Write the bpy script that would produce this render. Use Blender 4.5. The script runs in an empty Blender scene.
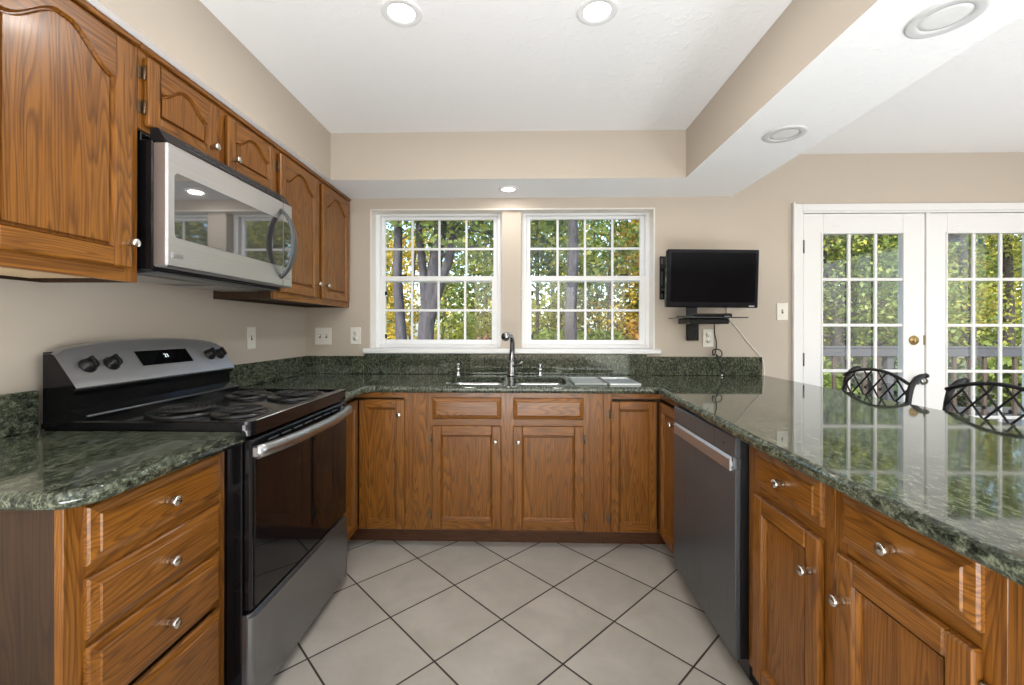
import bpy, bmesh, math, random
import numpy as np
from mathutils import Vector, Matrix
C = bpy.context.scene.collection
S = bpy.context.scene
PI = math.pi

# ------------------------------------------------------------------ camera, sky, sun, room light, exposure
CAM_H = 1.239
cam_data = bpy.data.cameras.new('camera')
cam_data.sensor_fit = 'HORIZONTAL'; cam_data.sensor_width = 36.0
cam_data.lens = 431.875 / 1024 * 36.0
cam_data.shift_y = -(342.5 - 328.156) / 1024
cam_data.clip_start = 0.02; cam_data.clip_end = 300
cam = bpy.data.objects.new('camera', cam_data); C.objects.link(cam)
cam.matrix_world = Matrix.Translation((0, 0, CAM_H)) @ Matrix.Rotation(0.0253, 4, 'Z') @ Matrix.Rotation(PI/2, 4, 'X') @ Matrix.Rotation(0.0015, 4, 'Z')
S.camera = cam

world = bpy.data.worlds.new('sky'); S.world = world; world.use_nodes = True
wt = world.node_tree; wt.nodes.clear()
w_out = wt.nodes.new('ShaderNodeOutputWorld'); w_bg = wt.nodes.new('ShaderNodeBackground')
w_sky = wt.nodes.new('ShaderNodeTexSky'); w_sky.sky_type = 'NISHITA'; w_sky.sun_disc = False
w_sky.sun_elevation = math.radians(42); w_sky.sun_rotation = math.radians(200); w_sky.dust_density = 2.0
w_bg.inputs['Strength'].default_value = 0.65
wt.links.new(w_sky.outputs[0], w_bg.inputs['Color']); wt.links.new(w_bg.outputs[0], w_out.inputs['Surface'])

def sun(energy, elev, azim, angle=0.01):
    l = bpy.data.lights.new('sun', 'SUN'); l.energy = energy; l.angle = angle; l.color = (1.0, 0.93, 0.82)
    o = bpy.data.objects.new('sun', l); C.objects.link(o)
    d = Vector((math.sin(azim)*math.cos(elev), math.cos(azim)*math.cos(elev), math.sin(elev)))   # towards the sun
    o.rotation_euler = d.to_track_quat('Z', 'Y').to_euler()
sun(6.0, math.radians(46), math.radians(215))

def area(name, loc, target, sx, sy, power, color=(1, 1, 1)):
    l = bpy.data.lights.new(name, 'AREA'); l.shape = 'RECTANGLE'; l.size = sx; l.size_y = sy; l.energy = power; l.color = color
    o = bpy.data.objects.new(name, l); C.objects.link(o); o.location = loc
    d = Vector(loc) - Vector(target)
    o.rotation_euler = d.to_track_quat('Z', 'Y').to_euler()
    return o
# fill lamps added in the unseen rear and side windows, standing in for daylight
area('rear_window_fill', (0.6, -3.33, 1.45), (0.6, 0, 1.45), 3.4, 1.7, 12, (1.0, 0.98, 0.96))
area('side_window_fill', (4.62, 0.2, 1.4), (0, 0.2, 1.4), 2.8, 1.7, 42, (1.0, 0.98, 0.96))
area('ceiling_bounce_fill', (-0.05, -0.95, 0.30), (-0.05, -0.85, 2.6), 1.7, 1.5, 145, (0.94, 0.975, 1.0))  # unseen upward lamp, added to brighten the kitchen ceiling
area('dining_bounce_fill', (2.9, 0.4, 0.30), (2.9, 0.5, 2.6), 1.3, 1.3, 40, (0.94, 0.975, 1.0))  # second added upward lamp, brightens the dining ceiling
LAMP_TRAY, LAMP_SOFFIT = 5.0, 1.5

S.view_settings.view_transform = 'Standard'; S.view_settings.look = 'None'
S.view_settings.exposure = 0.0; S.view_settings.gamma = 1.0; S.view_settings.use_curve_mapping = False
S.cycles.max_bounces = 10; S.cycles.diffuse_bounces = 5; S.cycles.glossy_bounces = 4
S.cycles.transparent_max_bounces = 16; S.cycles.sample_clamp_indirect = 6.0
S.cycles.caustics_reflective = False; S.cycles.caustics_refractive = False

# ------------------------------------------------------------------ mesh helpers
class Fr:
    """face frame: a runs along u, b runs up, c runs out along w"""
    def __init__(s, o, u, w): s.o = Vector(o); s.u = Vector(u); s.w = Vector(w); s.v = Vector((0, 0, 1))
    def p(s, a, b, c): return s.o + s.u*a + s.v*b + s.w*c
WORLD = Fr((0, 0, 0), (1, 0, 0), (0, 1, 0))     # a = x, b = z, c = y

class MB:
    def __init__(s): s.v = []; s.f = []; s.m = []; s.s = []
    def add(s, vs, fs, m=0, sm=False):
        n = len(s.v); s.v += [tuple(v) for v in vs]
        for f in fs: s.f.append(tuple(i+n for i in f)); s.m.append(m); s.s.append(sm)
        return s
    def fbox(s, fr, a0, a1, b0, b1, c0, c1, bev=0.0, m=0):
        a0, a1 = min(a0, a1), max(a0, a1); b0, b1 = min(b0, b1), max(b0, b1); c0, c1 = min(c0, c1), max(c0, c1)
        lo = (a0, b0, c0); hi = (a1, b1, c1)
        bev = min(bev, 0.45*(a1-a0), 0.45*(b1-b0), 0.45*(c1-c0))
        if bev <= 0:
            vs = [fr.p(x, y, z) for x in (a0, a1) for y in (b0, b1) for z in (c0, c1)]
            return s.add(vs, [(0, 1, 3, 2), (4, 6, 7, 5), (0, 4, 5, 1), (2, 3, 7, 6), (0, 2, 6, 4), (1, 5, 7, 3)], m)
        vs = []; idx = {}
        for i in (0, 1):
            for j in (0, 1):
                for k in (0, 1):
                    c = [(lo, hi)[i][0], (lo, hi)[j][1], (lo, hi)[k][2]]; sg = (1-2*i, 1-2*j, 1-2*k)
                    for ax in range(3):      # vertex lying on the face whose normal is ax
                        q = list(c)
                        for t in range(3):
                            if t != ax: q[t] += sg[t]*bev
                        idx[(i, j, k, ax)] = len(vs); vs.append(fr.p(*q))
        fs = []
        cyc = [(0, 0), (0, 1), (1, 1), (1, 0)]
        for ax in range(3):
            for side in (0, 1):
                f = []
                for (p, q) in cyc:
                    key = [0, 0, 0]; key[ax] = side; o = [t for t in range(3) if t != ax]; key[o[0]] = p; key[o[1]] = q
                    f.append(idx[(*key, ax)])
                fs.append(f)
        for ax in range(3):
            o = [t for t in range(3) if t != ax]
            for p in (0, 1):
                for q in (0, 1):
                    k0 = [0, 0, 0]; k0[o[0]] = p; k0[o[1]] = q; k1 = list(k0); k1[ax] = 1
                    fs.append([idx[(*k0, o[0])], idx[(*k1, o[0])], idx[(*k1, o[1])], idx[(*k0, o[1])]])
        for i in (0, 1):
            for j in (0, 1):
                for k in (0, 1): fs.append([idx[(i, j, k, 0)], idx[(i, j, k, 1)], idx[(i, j, k, 2)]])
        return s.add(vs, fs, m)
    def box(s, x0, x1, y0, y1, z0, z1, bev=0.0, m=0): return s.fbox(WORLD, x0, x1, z0, z1, y0, y1, bev, m)
    def frustum(s, fr, a0, a1, b0, b1, c0, c1, c2, ins, m=0):
        """slab c0..c1 with a sloped border rising to c2 over an inset"""
        R = [(a0, b0), (a1, b0), (a1, b1), (a0, b1)]; Q = [(a0+ins, b0+ins), (a1-ins, b0+ins), (a1-ins, b1-ins), (a0+ins, b1-ins)]
        e = 0.004; P_ = [(a0+e, b0+e), (a1-e, b0+e), (a1-e, b1-e), (a0+e, b1-e)]
        rings = [(R, c0), (R, c1-e), (P_, c1), (Q, c2-0.003), ([(a+(0.003 if a < (a0+a1)/2 else -0.003), b+(0.003 if b < (b0+b1)/2 else -0.003)) for a, b in Q], c2)]
        vs = [fr.p(a, b, c) for r, c in rings for a, b in r]; fs = [(0, 1, 2, 3)]
        for i in range(len(rings)-1):
            for k in range(4): fs.append((4*i+k, 4*i+(k+1) % 4, 4*i+4+(k+1) % 4, 4*i+4+k))
        n = 4*(len(rings)-1); fs.append((n, n+1, n+2, n+3))
        return s.add(vs, fs, m)
    def prism(s, pts, ext, m=0, sm=False):
        """pts: list of 3D points of a planar polygon; ext: extrusion vector"""
        e = Vector(ext); n = len(pts); vs = [Vector(p) for p in pts] + [Vector(p)+e for p in pts]
        fs = [tuple(range(n)), tuple(range(2*n-1, n-1, -1))]
        s.add(vs, fs, m)
        k = len(s.v) - 2*n
        for i in range(n):
            j = (i+1) % n; s.f.append((k+i, k+j, k+n+j, k+n+i)); s.m.append(m); s.s.append(sm)
        return s
    def lathe(s, prof, o, axis, seg=20, m=0, cap=True, sm=True):
        o = Vector(o); ax = Vector(axis).normalized()
        t = Vector((0, 0, 1)) if abs(ax.z) < 0.9 else Vector((1, 0, 0))
        e1 = ax.cross(t).normalized(); e2 = ax.cross(e1)
        vs = []; fs = []
        for r, h in prof:
            for k in range(seg):
                a = 2*PI*k/seg; vs.append(o + ax*h + (e1*math.cos(a)+e2*math.sin(a))*max(r, 1e-5))
        for i in range(len(prof)-1):
            for k in range(seg): fs.append((i*seg+k, i*seg+(k+1) % seg, (i+1)*seg+(k+1) % seg, (i+1)*seg+k))
        s.add(vs, fs, m, sm)
        if cap:
            n = len(s.v) - len(vs)
            for i in (0, len(prof)-1):
                if prof[i][0] > 1e-4: s.f.append(tuple(n+i*seg+k for k in range(seg))); s.m.append(m); s.s.append(False)
        return s
    def tube(s, pts, r, seg=8, m=0, closed=False, flat=None):
        P_ = [Vector(p) for p in pts]; n = len(P_)
        R = r if isinstance(r, (list, tuple)) else [r]*n
        vs = []; prev = None
        for i in range(n):
            a = P_[(i-1) % n] if (closed or i > 0) else P_[i]; b = P_[(i+1) % n] if (closed or i < n-1) else P_[i]
            t = (b-a).normalized()
            if prev is None:
                h = Vector((0, 0, 1)) if abs(t.z) < 0.9 else Vector((1, 0, 0)); e1 = t.cross(h).normalized()
            else:
                e1 = prev - t*prev.dot(t); e1.normalize()
            prev = e1; e2 = t.cross(e1)
            for k in range(seg):
                an = 2*PI*k/seg; vs.append(P_[i] + (e1*math.cos(an) + e2*math.sin(an))*R[i])
        fs = []
        for i in range(n if closed else n-1):
            j = (i+1) % n
            for k in range(seg): fs.append((i*seg+k, i*seg+(k+1) % seg, j*seg+(k+1) % seg, j*seg+k))
        s.add(vs, fs, m, True)
        if not closed:
            k0 = len(s.v) - len(vs)
            for i in (0, n-1): s.f.append(tuple(k0+i*seg+k for k in range(seg))); s.m.append(m); s.s.append(False)
        return s
    def build(s, name, mats, parent=None, recalc=True):
        mats = mats if isinstance(mats, (list, tuple)) else [mats]
        off = wloc(parent) if parent else Vector((0, 0, 0))
        me = bpy.data.meshes.new(name)
        me.from_pydata([(v[0]-off[0], v[1]-off[1], v[2]-off[2]) for v in s.v], [], s.f)
        for m in mats: me.materials.append(m)
        me.polygons.foreach_set('material_index', s.m); me.polygons.foreach_set('use_smooth', s.s)
        me.update()
        if recalc:
            bm = bmesh.new(); bm.from_mesh(me); bmesh.ops.recalc_face_normals(bm, faces=bm.faces); bm.to_mesh(me); bm.free()
        o = bpy.data.objects.new(name, me); C.objects.link(o)
        if parent: o.parent = parent
        return o

def wloc(o):
    v = Vector((0, 0, 0))
    while o: v = v + Vector(o.location); o = o.parent
    return v
def tag(o, label, cat, group=None, kind=None):
    o['label'] = label; o['category'] = cat
    if group: o['group'] = group
    if kind: o['kind'] = kind
    return o
def thing(name, loc, label, cat, group=None):
    o = bpy.data.objects.new(name, None); C.objects.link(o); o.location = loc; o.empty_display_size = 0.1
    return tag(o, label, cat, group)
def struct(o): o['kind'] = 'structure'; return o
def copy_tree(o, parent=None):
    c = o.copy(); C.objects.link(c); c.parent = parent
    for ch in list(o.children): copy_tree(ch, c)
    return c
def bez(p0, p1, p2, p3, n=12):
    p0, p1, p2, p3 = map(Vector, (p0, p1, p2, p3)); r = []
    for i in range(n+1):
        t = i/n; r.append(p0*(1-t)**3 + p1*3*t*(1-t)**2 + p2*3*t*t*(1-t) + p3*t**3)
    return r
def smooth_path(pts, n=8):
    P_ = [Vector(p) for p in pts]; out = []
    for i in range(len(P_)-1):
        a = P_[max(i-1, 0)]; b = P_[i]; c = P_[i+1]; d = P_[min(i+2, len(P_)-1)]
        for k in range(n):
            t = k/n; out.append(0.5*((2*b) + (c-a)*t + (2*a-5*b+4*c-d)*t*t + (3*b-a-3*c+d)*t**3))
    out.append(P_[-1]); return out

# ------------------------------------------------------------------ materials
def nm(name):
    m = bpy.data.materials.new(name); m.use_nodes = True; nt = m.node_tree
    b = nt.nodes['Principled BSDF']; return m, nt, b
def plain(name, col, rough=0.5, metal=0.0, spec=0.5, coat=0.0):
    m, nt, b = nm(name); b.inputs['Base Color'].default_value = (*col, 1); b.inputs['Roughness'].default_value = rough
    b.inputs['Metallic'].default_value = metal; b.inputs['Specular IOR Level'].default_value = spec; b.inputs['Coat Weight'].default_value = coat
    return m
def N(nt, t, **kw):
    n = nt.nodes.new(t)
    for k, v in kw.items(): setattr(n, k, v)
    return n
def ramp(nt, stops, interp='LINEAR'):
    r = nt.nodes.new('ShaderNodeValToRGB'); r.color_ramp.interpolation = interp
    e = r.color_ramp.elements
    while len(e) < len(stops): e.new(0.5)
    for i, (p, c) in enumerate(stops): e[i].position = p; e[i].color = (*c, 1) if len(c) == 3 else c
    return r
def noise(nt, vec, scale, detail=2.0, rough=0.5, dist=0.0):
    n = N(nt, 'ShaderNodeTexNoise'); n.inputs['Scale'].default_value = scale; n.inputs['Detail'].default_value = detail
    n.inputs['Roughness'].default_value = rough; n.inputs['Distortion'].default_value = dist
    if vec is not None: nt.links.new(vec, n.inputs['Vector'])
    return n
def mapping(nt, vec, scale=(1, 1, 1), loc=(0, 0, 0), rot=(0, 0, 0)):
    m = N(nt, 'ShaderNodeMapping'); m.inputs['Scale'].default_value = scale; m.inputs['Location'].default_value = loc; m.inputs['Rotation'].default_value = rot
    nt.links.new(vec, m.inputs['Vector']); return m
def mth(nt, op, a, b=None, c=None):
    n = N(nt, 'ShaderNodeMath', operation=op)
    for i, x in enumerate((a, b, c)):
        if x is None: continue
        if isinstance(x, (int, float)): n.inputs[i].default_value = x
        else: nt.links.new(x, n.inputs[i])
    return n.outputs[0]
def mixc(nt, fac, a, b, blend='MIX'):
    n = N(nt, 'ShaderNodeMix', data_type='RGBA', blend_type=blend)
    for sock, x in ((n.inputs[0], fac), (n.inputs[6], a), (n.inputs[7], b)):
        if isinstance(x, (int, float)): sock.default_value = x
        elif isinstance(x, tuple): sock.default_value = (*x, 1)
        else: nt.links.new(x, sock)
    return n.outputs[2]
def bump(nt, b, h, strength=0.2, dist=0.002):
    n = N(nt, 'ShaderNodeBump'); n.inputs['Strength'].default_value = strength; n.inputs['Distance'].default_value = dist
    nt.links.new(h, n.inputs['Height']); nt.links.new(n.outputs[0], b.inputs['Normal']); return n

def oak(name, axis, base=(0.225, 0.080, 0.010), dark=(0.060, 0.017, 0.003), light=(0.315, 0.125, 0.019), rough=0.32):
    m, nt, b = nm(name); tc = N(nt, 'ShaderNodeTexCoord')
    rnd = N(nt, 'ShaderNodeObjectInfo')
    off = N(nt, 'ShaderNodeVectorMath', operation='ADD'); nt.links.new(tc.outputs['Object'], off.inputs[0])
    sc = N(nt, 'ShaderNodeVectorMath', operation='SCALE'); sc.inputs[0].default_value = (3.1, 2.3, 4.7); nt.links.new(rnd.outputs['Random'], sc.inputs['Scale'])
    nt.links.new(sc.outputs[0], off.inputs[1])
    v = off.outputs[0]
    def S_(al, pe): q = [pe]*3; q['XYZ'.index(axis)] = al; return tuple(q)
    n1 = noise(nt, mapping(nt, v, S_(1.1, 14.0)).outputs[0], 1.0, 1.0, 0.4, 0.15)      # growth rings as contour lines
    r = mth(nt, 'FRACT', mth(nt, 'MULTIPLY', n1.outputs[0], 20.0))
    line = ramp(nt, [(0.0, (0.75,)*3), (0.12, (0.0,)*3), (0.6, (0.25,)*3), (0.93, (1.0,)*3), (1.0, (0.75,)*3)]); nt.links.new(r, line.inputs[0])
    n2 = noise(nt, mapping(nt, v, S_(5.0, 190)).outputs[0], 1.0, 2.0, 0.6)            # pores
    n3 = noise(nt, mapping(nt, v, S_(1.0, 5)).outputs[0], 1.0, 2.0, 0.5)              # broad tone
    c = mixc(nt, n3.outputs[0], base, light)
    c = mixc(nt, mth(nt, 'MULTIPLY', line.outputs[0], 0.62), c, dark)
    pr = ramp(nt, [(0.33, (1,)*3), (0.52, (0,)*3)]); nt.links.new(n2.outputs[0], pr.inputs[0])
    c = mixc(nt, mth(nt, 'MULTIPLY', pr.outputs[0], 0.55), c, dark)
    nt.links.new(c, b.inputs['Base Color']); b.inputs['Roughness'].default_value = rough
    b.inputs['Coat Weight'].default_value = 0.10; b.inputs['Coat Roughness'].default_value = 0.15; b.inputs['Specular IOR Level'].default_value = 0.4
    h = mth(nt, 'ADD', mth(nt, 'MULTIPLY', n2.outputs[0], 0.5), mth(nt, 'MULTIPLY', line.outputs[0], -0.4))
    bump(nt, b, h, 0.18, 0.001)
    return m
OX, OY, OZ = oak('oak_grain_x', 'X'), oak('oak_grain_y', 'Y'), oak('oak_grain_z', 'Z')
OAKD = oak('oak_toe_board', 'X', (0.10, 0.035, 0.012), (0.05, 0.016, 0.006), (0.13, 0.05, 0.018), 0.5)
OAKSIDE = oak('oak_veneer_side_shaded', 'Z', (0.036, 0.016, 0.005), (0.015, 0.006, 0.002), (0.050, 0.023, 0.008), 0.62)  # darker veneer, with the end panel's poor light put into the colour
PALEWOOD = plain('pale_raw_wood', (0.62, 0.45, 0.26), 0.6)

def granite():
    m, nt, b = nm('green_granite'); tc = N(nt, 'ShaderNodeTexCoord'); v = tc.outputs['Object']
    n1 = noise(nt, mapping(nt, v, (15, 3.0, 9), rot=(0, 0, 0.35)).outputs[0], 1.0, 5.0, 0.62, 0.7)
    n2 = noise(nt, mapping(nt, v, (95, 42, 66), rot=(0, 0, 0.35)).outputs[0], 1.0, 4.0, 0.65, 0.3)
    n3 = noise(nt, v, 210, 2.0, 0.6)
    a = ramp(nt, [(0.30, (0.012, 0.015, 0.010)), (0.45, (0.034, 0.041, 0.027)), (0.57, (0.070, 0.080, 0.053)), (0.70, (0.14, 0.15, 0.10))]); nt.links.new(n1.outputs[0], a.inputs[0])
    s2 = ramp(nt, [(0.38, (0.004, 0.005, 0.004)), (0.49, (0.050, 0.060, 0.041)), (0.60, (0.21, 0.225, 0.16))]); nt.links.new(n2.outputs[0], s2.inputs[0])
    c = mixc(nt, 0.5, a.outputs[0], s2.outputs[0])
    s3 = ramp(nt, [(0.33, (0.35,)*3), (0.5, (1.0,)*3), (0.68, (1.5,)*3)]); nt.links.new(n3.outputs[0], s3.inputs[0])
    c = mixc(nt, 1.0, c, s3.outputs[0], 'MULTIPLY')
    nt.links.new(c, b.inputs['Base Color']); b.inputs['Roughness'].default_value = 0.045; b.inputs['IOR'].default_value = 1.5
    return m
GRANITE = granite()

def painted(name, col, rough=0.7, bscale=220, bstr=0.06):
    m, nt, b = nm(name); tc = N(nt, 'ShaderNodeTexCoord')
    n = noise(nt, tc.outputs['Object'], bscale, 3.0, 0.6); n2 = noise(nt, tc.outputs['Object'], 1.3, 2.0)
    c = mixc(nt, n2.outputs[0], tuple(x*0.965 for x in col), tuple(min(1, x*1.03) for x in col))
    nt.links.new(c, b.inputs['Base Color']); b.inputs['Roughness'].default_value = rough; bump(nt, b, n.outputs[0], bstr, 0.002)
    return m
WALL = painted('beige_wall_paint', (0.525, 0.458, 0.385))
def ceiling_mat():
    m, nt, b = nm('white_textured_ceiling'); tc = N(nt, 'ShaderNodeTexCoord'); v = tc.outputs['Object']
    n = noise(nt, v, 26, 4.0, 0.65, 0.6); k = ramp(nt, [(0.52, (0,)*3), (0.66, (1,)*3)]); nt.links.new(n.outputs[0], k.inputs[0])
    b.inputs['Base Color'].default_value = (0.88, 0.88, 0.885, 1); b.inputs['Roughness'].default_value = 0.85
    bump(nt, b, k.outputs[0], 0.22, 0.004); return m
CEIL = ceiling_mat()
WHITE = plain('white_gloss_trim', (0.80, 0.80, 0.80), 0.35)
CREAM = plain('daylit_jamb_cream', (0.80, 0.755, 0.70), 0.45)  # pale colour that holds the daylight falling on the window reveals
VINYL = plain('white_vinyl', (0.82, 0.83, 0.84), 0.3)
PLASTIC = plain('ivory_plastic', (0.78, 0.75, 0.69), 0.35)

def tile_mat():
    m, nt, b = nm('diagonal_floor_tile'); tc = N(nt, 'ShaderNodeTexCoord')
    sx = N(nt, 'ShaderNodeSeparateXYZ'); nt.links.new(tc.outputs['Object'], sx.inputs[0])
    gx, gy, gs, ga = -0.0888, 1.8356, 0.337, 0.7855
    X = mth(nt, 'SUBTRACT', sx.outputs[0], gx); Y = mth(nt, 'SUBTRACT', sx.outputs[1], gy)
    ca, sa = math.cos(ga)/gs, math.sin(ga)/gs
    U = mth(nt, 'ADD', mth(nt, 'MULTIPLY', X, ca), mth(nt, 'MULTIPLY', Y, sa))
    V = mth(nt, 'ADD', mth(nt, 'MULTIPLY', X, -sa), mth(nt, 'MULTIPLY', Y, ca))
    du = mth(nt, 'ABSOLUTE', mth(nt, 'SUBTRACT', U, mth(nt, 'ROUND', U))); dv = mth(nt, 'ABSOLUTE', mth(nt, 'SUBTRACT', V, mth(nt, 'ROUND', V)))
    d = mth(nt, 'MINIMUM', du, dv)
    g = ramp(nt, [(0.0085, (0,)*3), (0.0125, (1,)*3)]); nt.links.new(d, g.inputs[0])
    cell = N(nt, 'ShaderNodeCombineXYZ'); nt.links.new(mth(nt, 'FLOOR', U), cell.inputs[0]); nt.links.new(mth(nt, 'FLOOR', V), cell.inputs[1])
    wn = N(nt, 'ShaderNodeTexWhiteNoise'); nt.links.new(cell.outputs[0], wn.inputs['Vector'])
    ad = N(nt, 'ShaderNodeVectorMath', operation='ADD'); nt.links.new(tc.outputs['Object'], ad.inputs[0]); nt.links.new(wn.outputs['Color'], ad.inputs[1])
    n1 = noise(nt, ad.outputs[0], 4.0, 4.0, 0.6, 0.5); n2 = noise(nt, ad.outputs[0], 28, 3.0, 0.6)
    c1 = ramp(nt, [(0.3, (0.375, 0.345, 0.30)), (0.7, (0.475, 0.445, 0.395))]); nt.links.new(n1.outputs[0], c1.inputs[0])
    sp = ramp(nt, [(0.62, (0,)*3), (0.75, (1,)*3)]); nt.links.new(n2.outputs[0], sp.inputs[0])
    c = mixc(nt, mth(nt, 'MULTIPLY', sp.outputs[0], 0.35), c1.outputs[0], (0.37, 0.34, 0.30))
    tone = mth(nt, 'ADD', mth(nt, 'MULTIPLY', wn.outputs['Value'], 0.08), 0.96)
    hs = N(nt, 'ShaderNodeHueSaturation'); nt.links.new(c, hs.inputs['Color']); nt.links.new(tone, hs.inputs['Value'])
    c = mixc(nt, g.outputs[0], (0.028, 0.021, 0.016), hs.outputs[0])
    nt.links.new(c, b.inputs['Base Color'])
    rr = mth(nt, 'SUBTRACT', 0.8, mth(nt, 'MULTIPLY', g.outputs[0], 0.45)); nt.links.new(rr, b.inputs['Roughness'])
    bump(nt, b, mth(nt, 'ADD', g.outputs[0], mth(nt, 'MULTIPLY', n2.outputs[0], 0.08)), 0.5, 0.002)
    return m
TILE = tile_mat()

def steel(name, col, rough, axis, metal=1.0):
    m, nt, b = nm(name); tc = N(nt, 'ShaderNodeTexCoord'); q = [260]*3; q['XYZ'.index(axis)] = 2.0
    n = noise(nt, mapping(nt, tc.outputs['Object'], tuple(q)).outputs[0], 1.0, 2.0)
    c = mixc(nt, n.outputs[0], tuple(x*0.9 for x in col), tuple(min(1, x*1.08) for x in col)); nt.links.new(c, b.inputs['Base Color'])
    b.inputs['Metallic'].default_value = metal
    nt.links.new(mth(nt, 'ADD', mth(nt, 'MULTIPLY', n.outputs[0], 0.12), rough-0.06), b.inputs['Roughness'])
    return m
STEEL_Y = steel('brushed_steel', (0.45, 0.45, 0.46), 0.30, 'Y')
STEEL_Z = steel('dark_brushed_steel', (0.105, 0.11, 0.12), 0.30, 'Z', 0.4)
STEEL_CONSOLE = steel('console_steel', (0.62, 0.62, 0.63), 0.42, 'Y')
STEEL_DRAWER = plain('drawer_steel', (0.27, 0.27, 0.28), 0.27, 0.9)
SINKSTEEL = steel('sink_steel', (0.72, 0.72, 0.72), 0.28, 'X')
CHROME = plain('chrome', (0.75, 0.75, 0.76), 0.12, 1.0)
DARKCHROME = plain('brushed_nickel_faucet', (0.30, 0.30, 0.30), 0.22, 1.0)
NICKEL = plain('satin_nickel_knob', (0.70, 0.67, 0.61), 0.25, 1.0)
BRASS = plain('aged_brass', (0.55, 0.38, 0.16), 0.3, 1.0)
HINGE = plain('antique_hinge', (0.16, 0.11, 0.07), 0.4, 0.8)
BLACKENAMEL = plain('black_enamel', (0.005, 0.005, 0.006), 0.12, 0.0, 0.4)
BLACKGLASS = plain('black_oven_glass', (0.004, 0.004, 0.005), 0.03, 0.0, 0.4)
MIRRORGLASS = plain('dark_microwave_glass', (0.05, 0.05, 0.052), 0.03, 0.0, 1.0); MIRRORGLASS.node_tree.nodes['Principled BSDF'].inputs['IOR'].default_value = 2.1
BLACKPLASTIC = plain('black_plastic', (0.009, 0.009, 0.010), 0.35, 0.0, 0.35)
COIL = plain('burner_coil_iron', (0.035, 0.034, 0.034), 0.45, 0.6)
DRIP = plain('black_drip_pan', (0.03, 0.03, 0.03), 0.2, 0.5)
WROUGHT = plain('black_wrought_metal', (0.016, 0.016, 0.017), 0.42, 0.3)
SCREEN = plain('black_screen', (0.002, 0.002, 0.003), 0.10, 0.0, 0.15)
BEZEL = plain('black_glossy_bezel', (0.006, 0.006, 0.009), 0.15, 0.0, 0.3)
GREYTXT = plain('grey_print', (0.35, 0.35, 0.36), 0.5)
GLASSBLACK = plain('tinted_glass_shelf', (0.05, 0.06, 0.06), 0.05)
SLOT = plain('dark_slot', (0.05, 0.04, 0.035), 0.6)
WHITECORD = plain('white_cord', (0.78, 0.76, 0.72), 0.5)
DECKWOOD = None
def emis(name, col, st):
    m, nt, b = nm(name); b.inputs['Base Color'].default_value = (*col, 1); b.inputs['Emission Color'].default_value = (*col, 1); b.inputs['Emission Strength'].default_value = st
    return m
LAMPGLOW = emis('lit_lamp_lens', (1.0, 0.96, 0.9), 6.0)
LEDDIGIT = emis('clock_digits', (0.75, 0.85, 0.9), 1.2)
LENS = plain('frosted_lamp_lens', (0.72, 0.72, 0.71), 0.4)
TRIMGREY = plain('grey_white_lamp_trim', (0.60, 0.60, 0.60), 0.4)
def pane_glass():
    m = bpy.data.materials.new('window_glass'); m.use_nodes = True; nt = m.node_tree; nt.nodes.clear()
    o = N(nt, 'ShaderNodeOutputMaterial'); mx = N(nt, 'ShaderNodeMixShader'); t = N(nt, 'ShaderNodeBsdfTransparent'); g = N(nt, 'ShaderNodeBsdfGlossy')
    t.inputs['Color'].default_value = (0.96, 0.98, 0.97, 1); g.inputs['Roughness'].default_value = 0.0
    f = N(nt, 'ShaderNodeFresnel'); f.inputs['IOR'].default_value = 1.45
    bf = N(nt, 'ShaderNodeNewGeometry'); nt.links.new(mth(nt, 'MULTIPLY', f.outputs[0], mth(nt, 'SUBTRACT', 1.0, bf.outputs['Backfacing'])), mx.inputs[0]); nt.links.new(t.outputs[0], mx.inputs[1]); nt.links.new(g.outputs[0], mx.inputs[2]); nt.links.new(mx.outputs[0], o.inputs[0])
    return m
GLASS = pane_glass()
def rough_wood(name, c1, c2, axis):
    m, nt, b = nm(name); tc = N(nt, 'ShaderNodeTexCoord'); q = [22]*3; q['XYZ'.index(axis)] = 1.2
    n = noise(nt, mapping(nt, tc.outputs['Object'], tuple(q)).outputs[0], 1.0, 4.0, 0.6)
    nt.links.new(mixc(nt, n.outputs[0], c1, c2), b.inputs['Base Color']); b.inputs['Roughness'].default_value = 0.8
    return m
DECKGREY = rough_wood('weathered_deck_board_shaded', (0.045, 0.047, 0.055), (0.085, 0.086, 0.095), 'X')  # weathered grey, darkened and blued for the shade on the rails
DECKBROWN = rough_wood('brown_baluster_wood', (0.045, 0.032, 0.024), (0.10, 0.070, 0.050), 'Z')
def bark(name, c1, c2):
    m, nt, b = nm(name); tc = N(nt, 'ShaderNodeTexCoord')
    n = noise(nt, mapping(nt, tc.outputs['Object'], (16, 16, 3)).outputs[0], 1.0, 5.0, 0.65, 0.4)
    r = ramp(nt, [(0.3, c1), (0.7, c2)]); nt.links.new(n.outputs[0], r.inputs[0]); nt.links.new(r.outputs[0], b.inputs['Base Color'])
    b.inputs['Roughness'].default_value = 0.95; bump(nt, b, n.outputs[0], 0.8, 0.03); return m
BARK = bark('grey_bark', (0.028, 0.027, 0.034), (0.085, 0.080, 0.095))
BARKD = bark('dark_bark', (0.03, 0.026, 0.025), (0.085, 0.075, 0.07))
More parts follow.
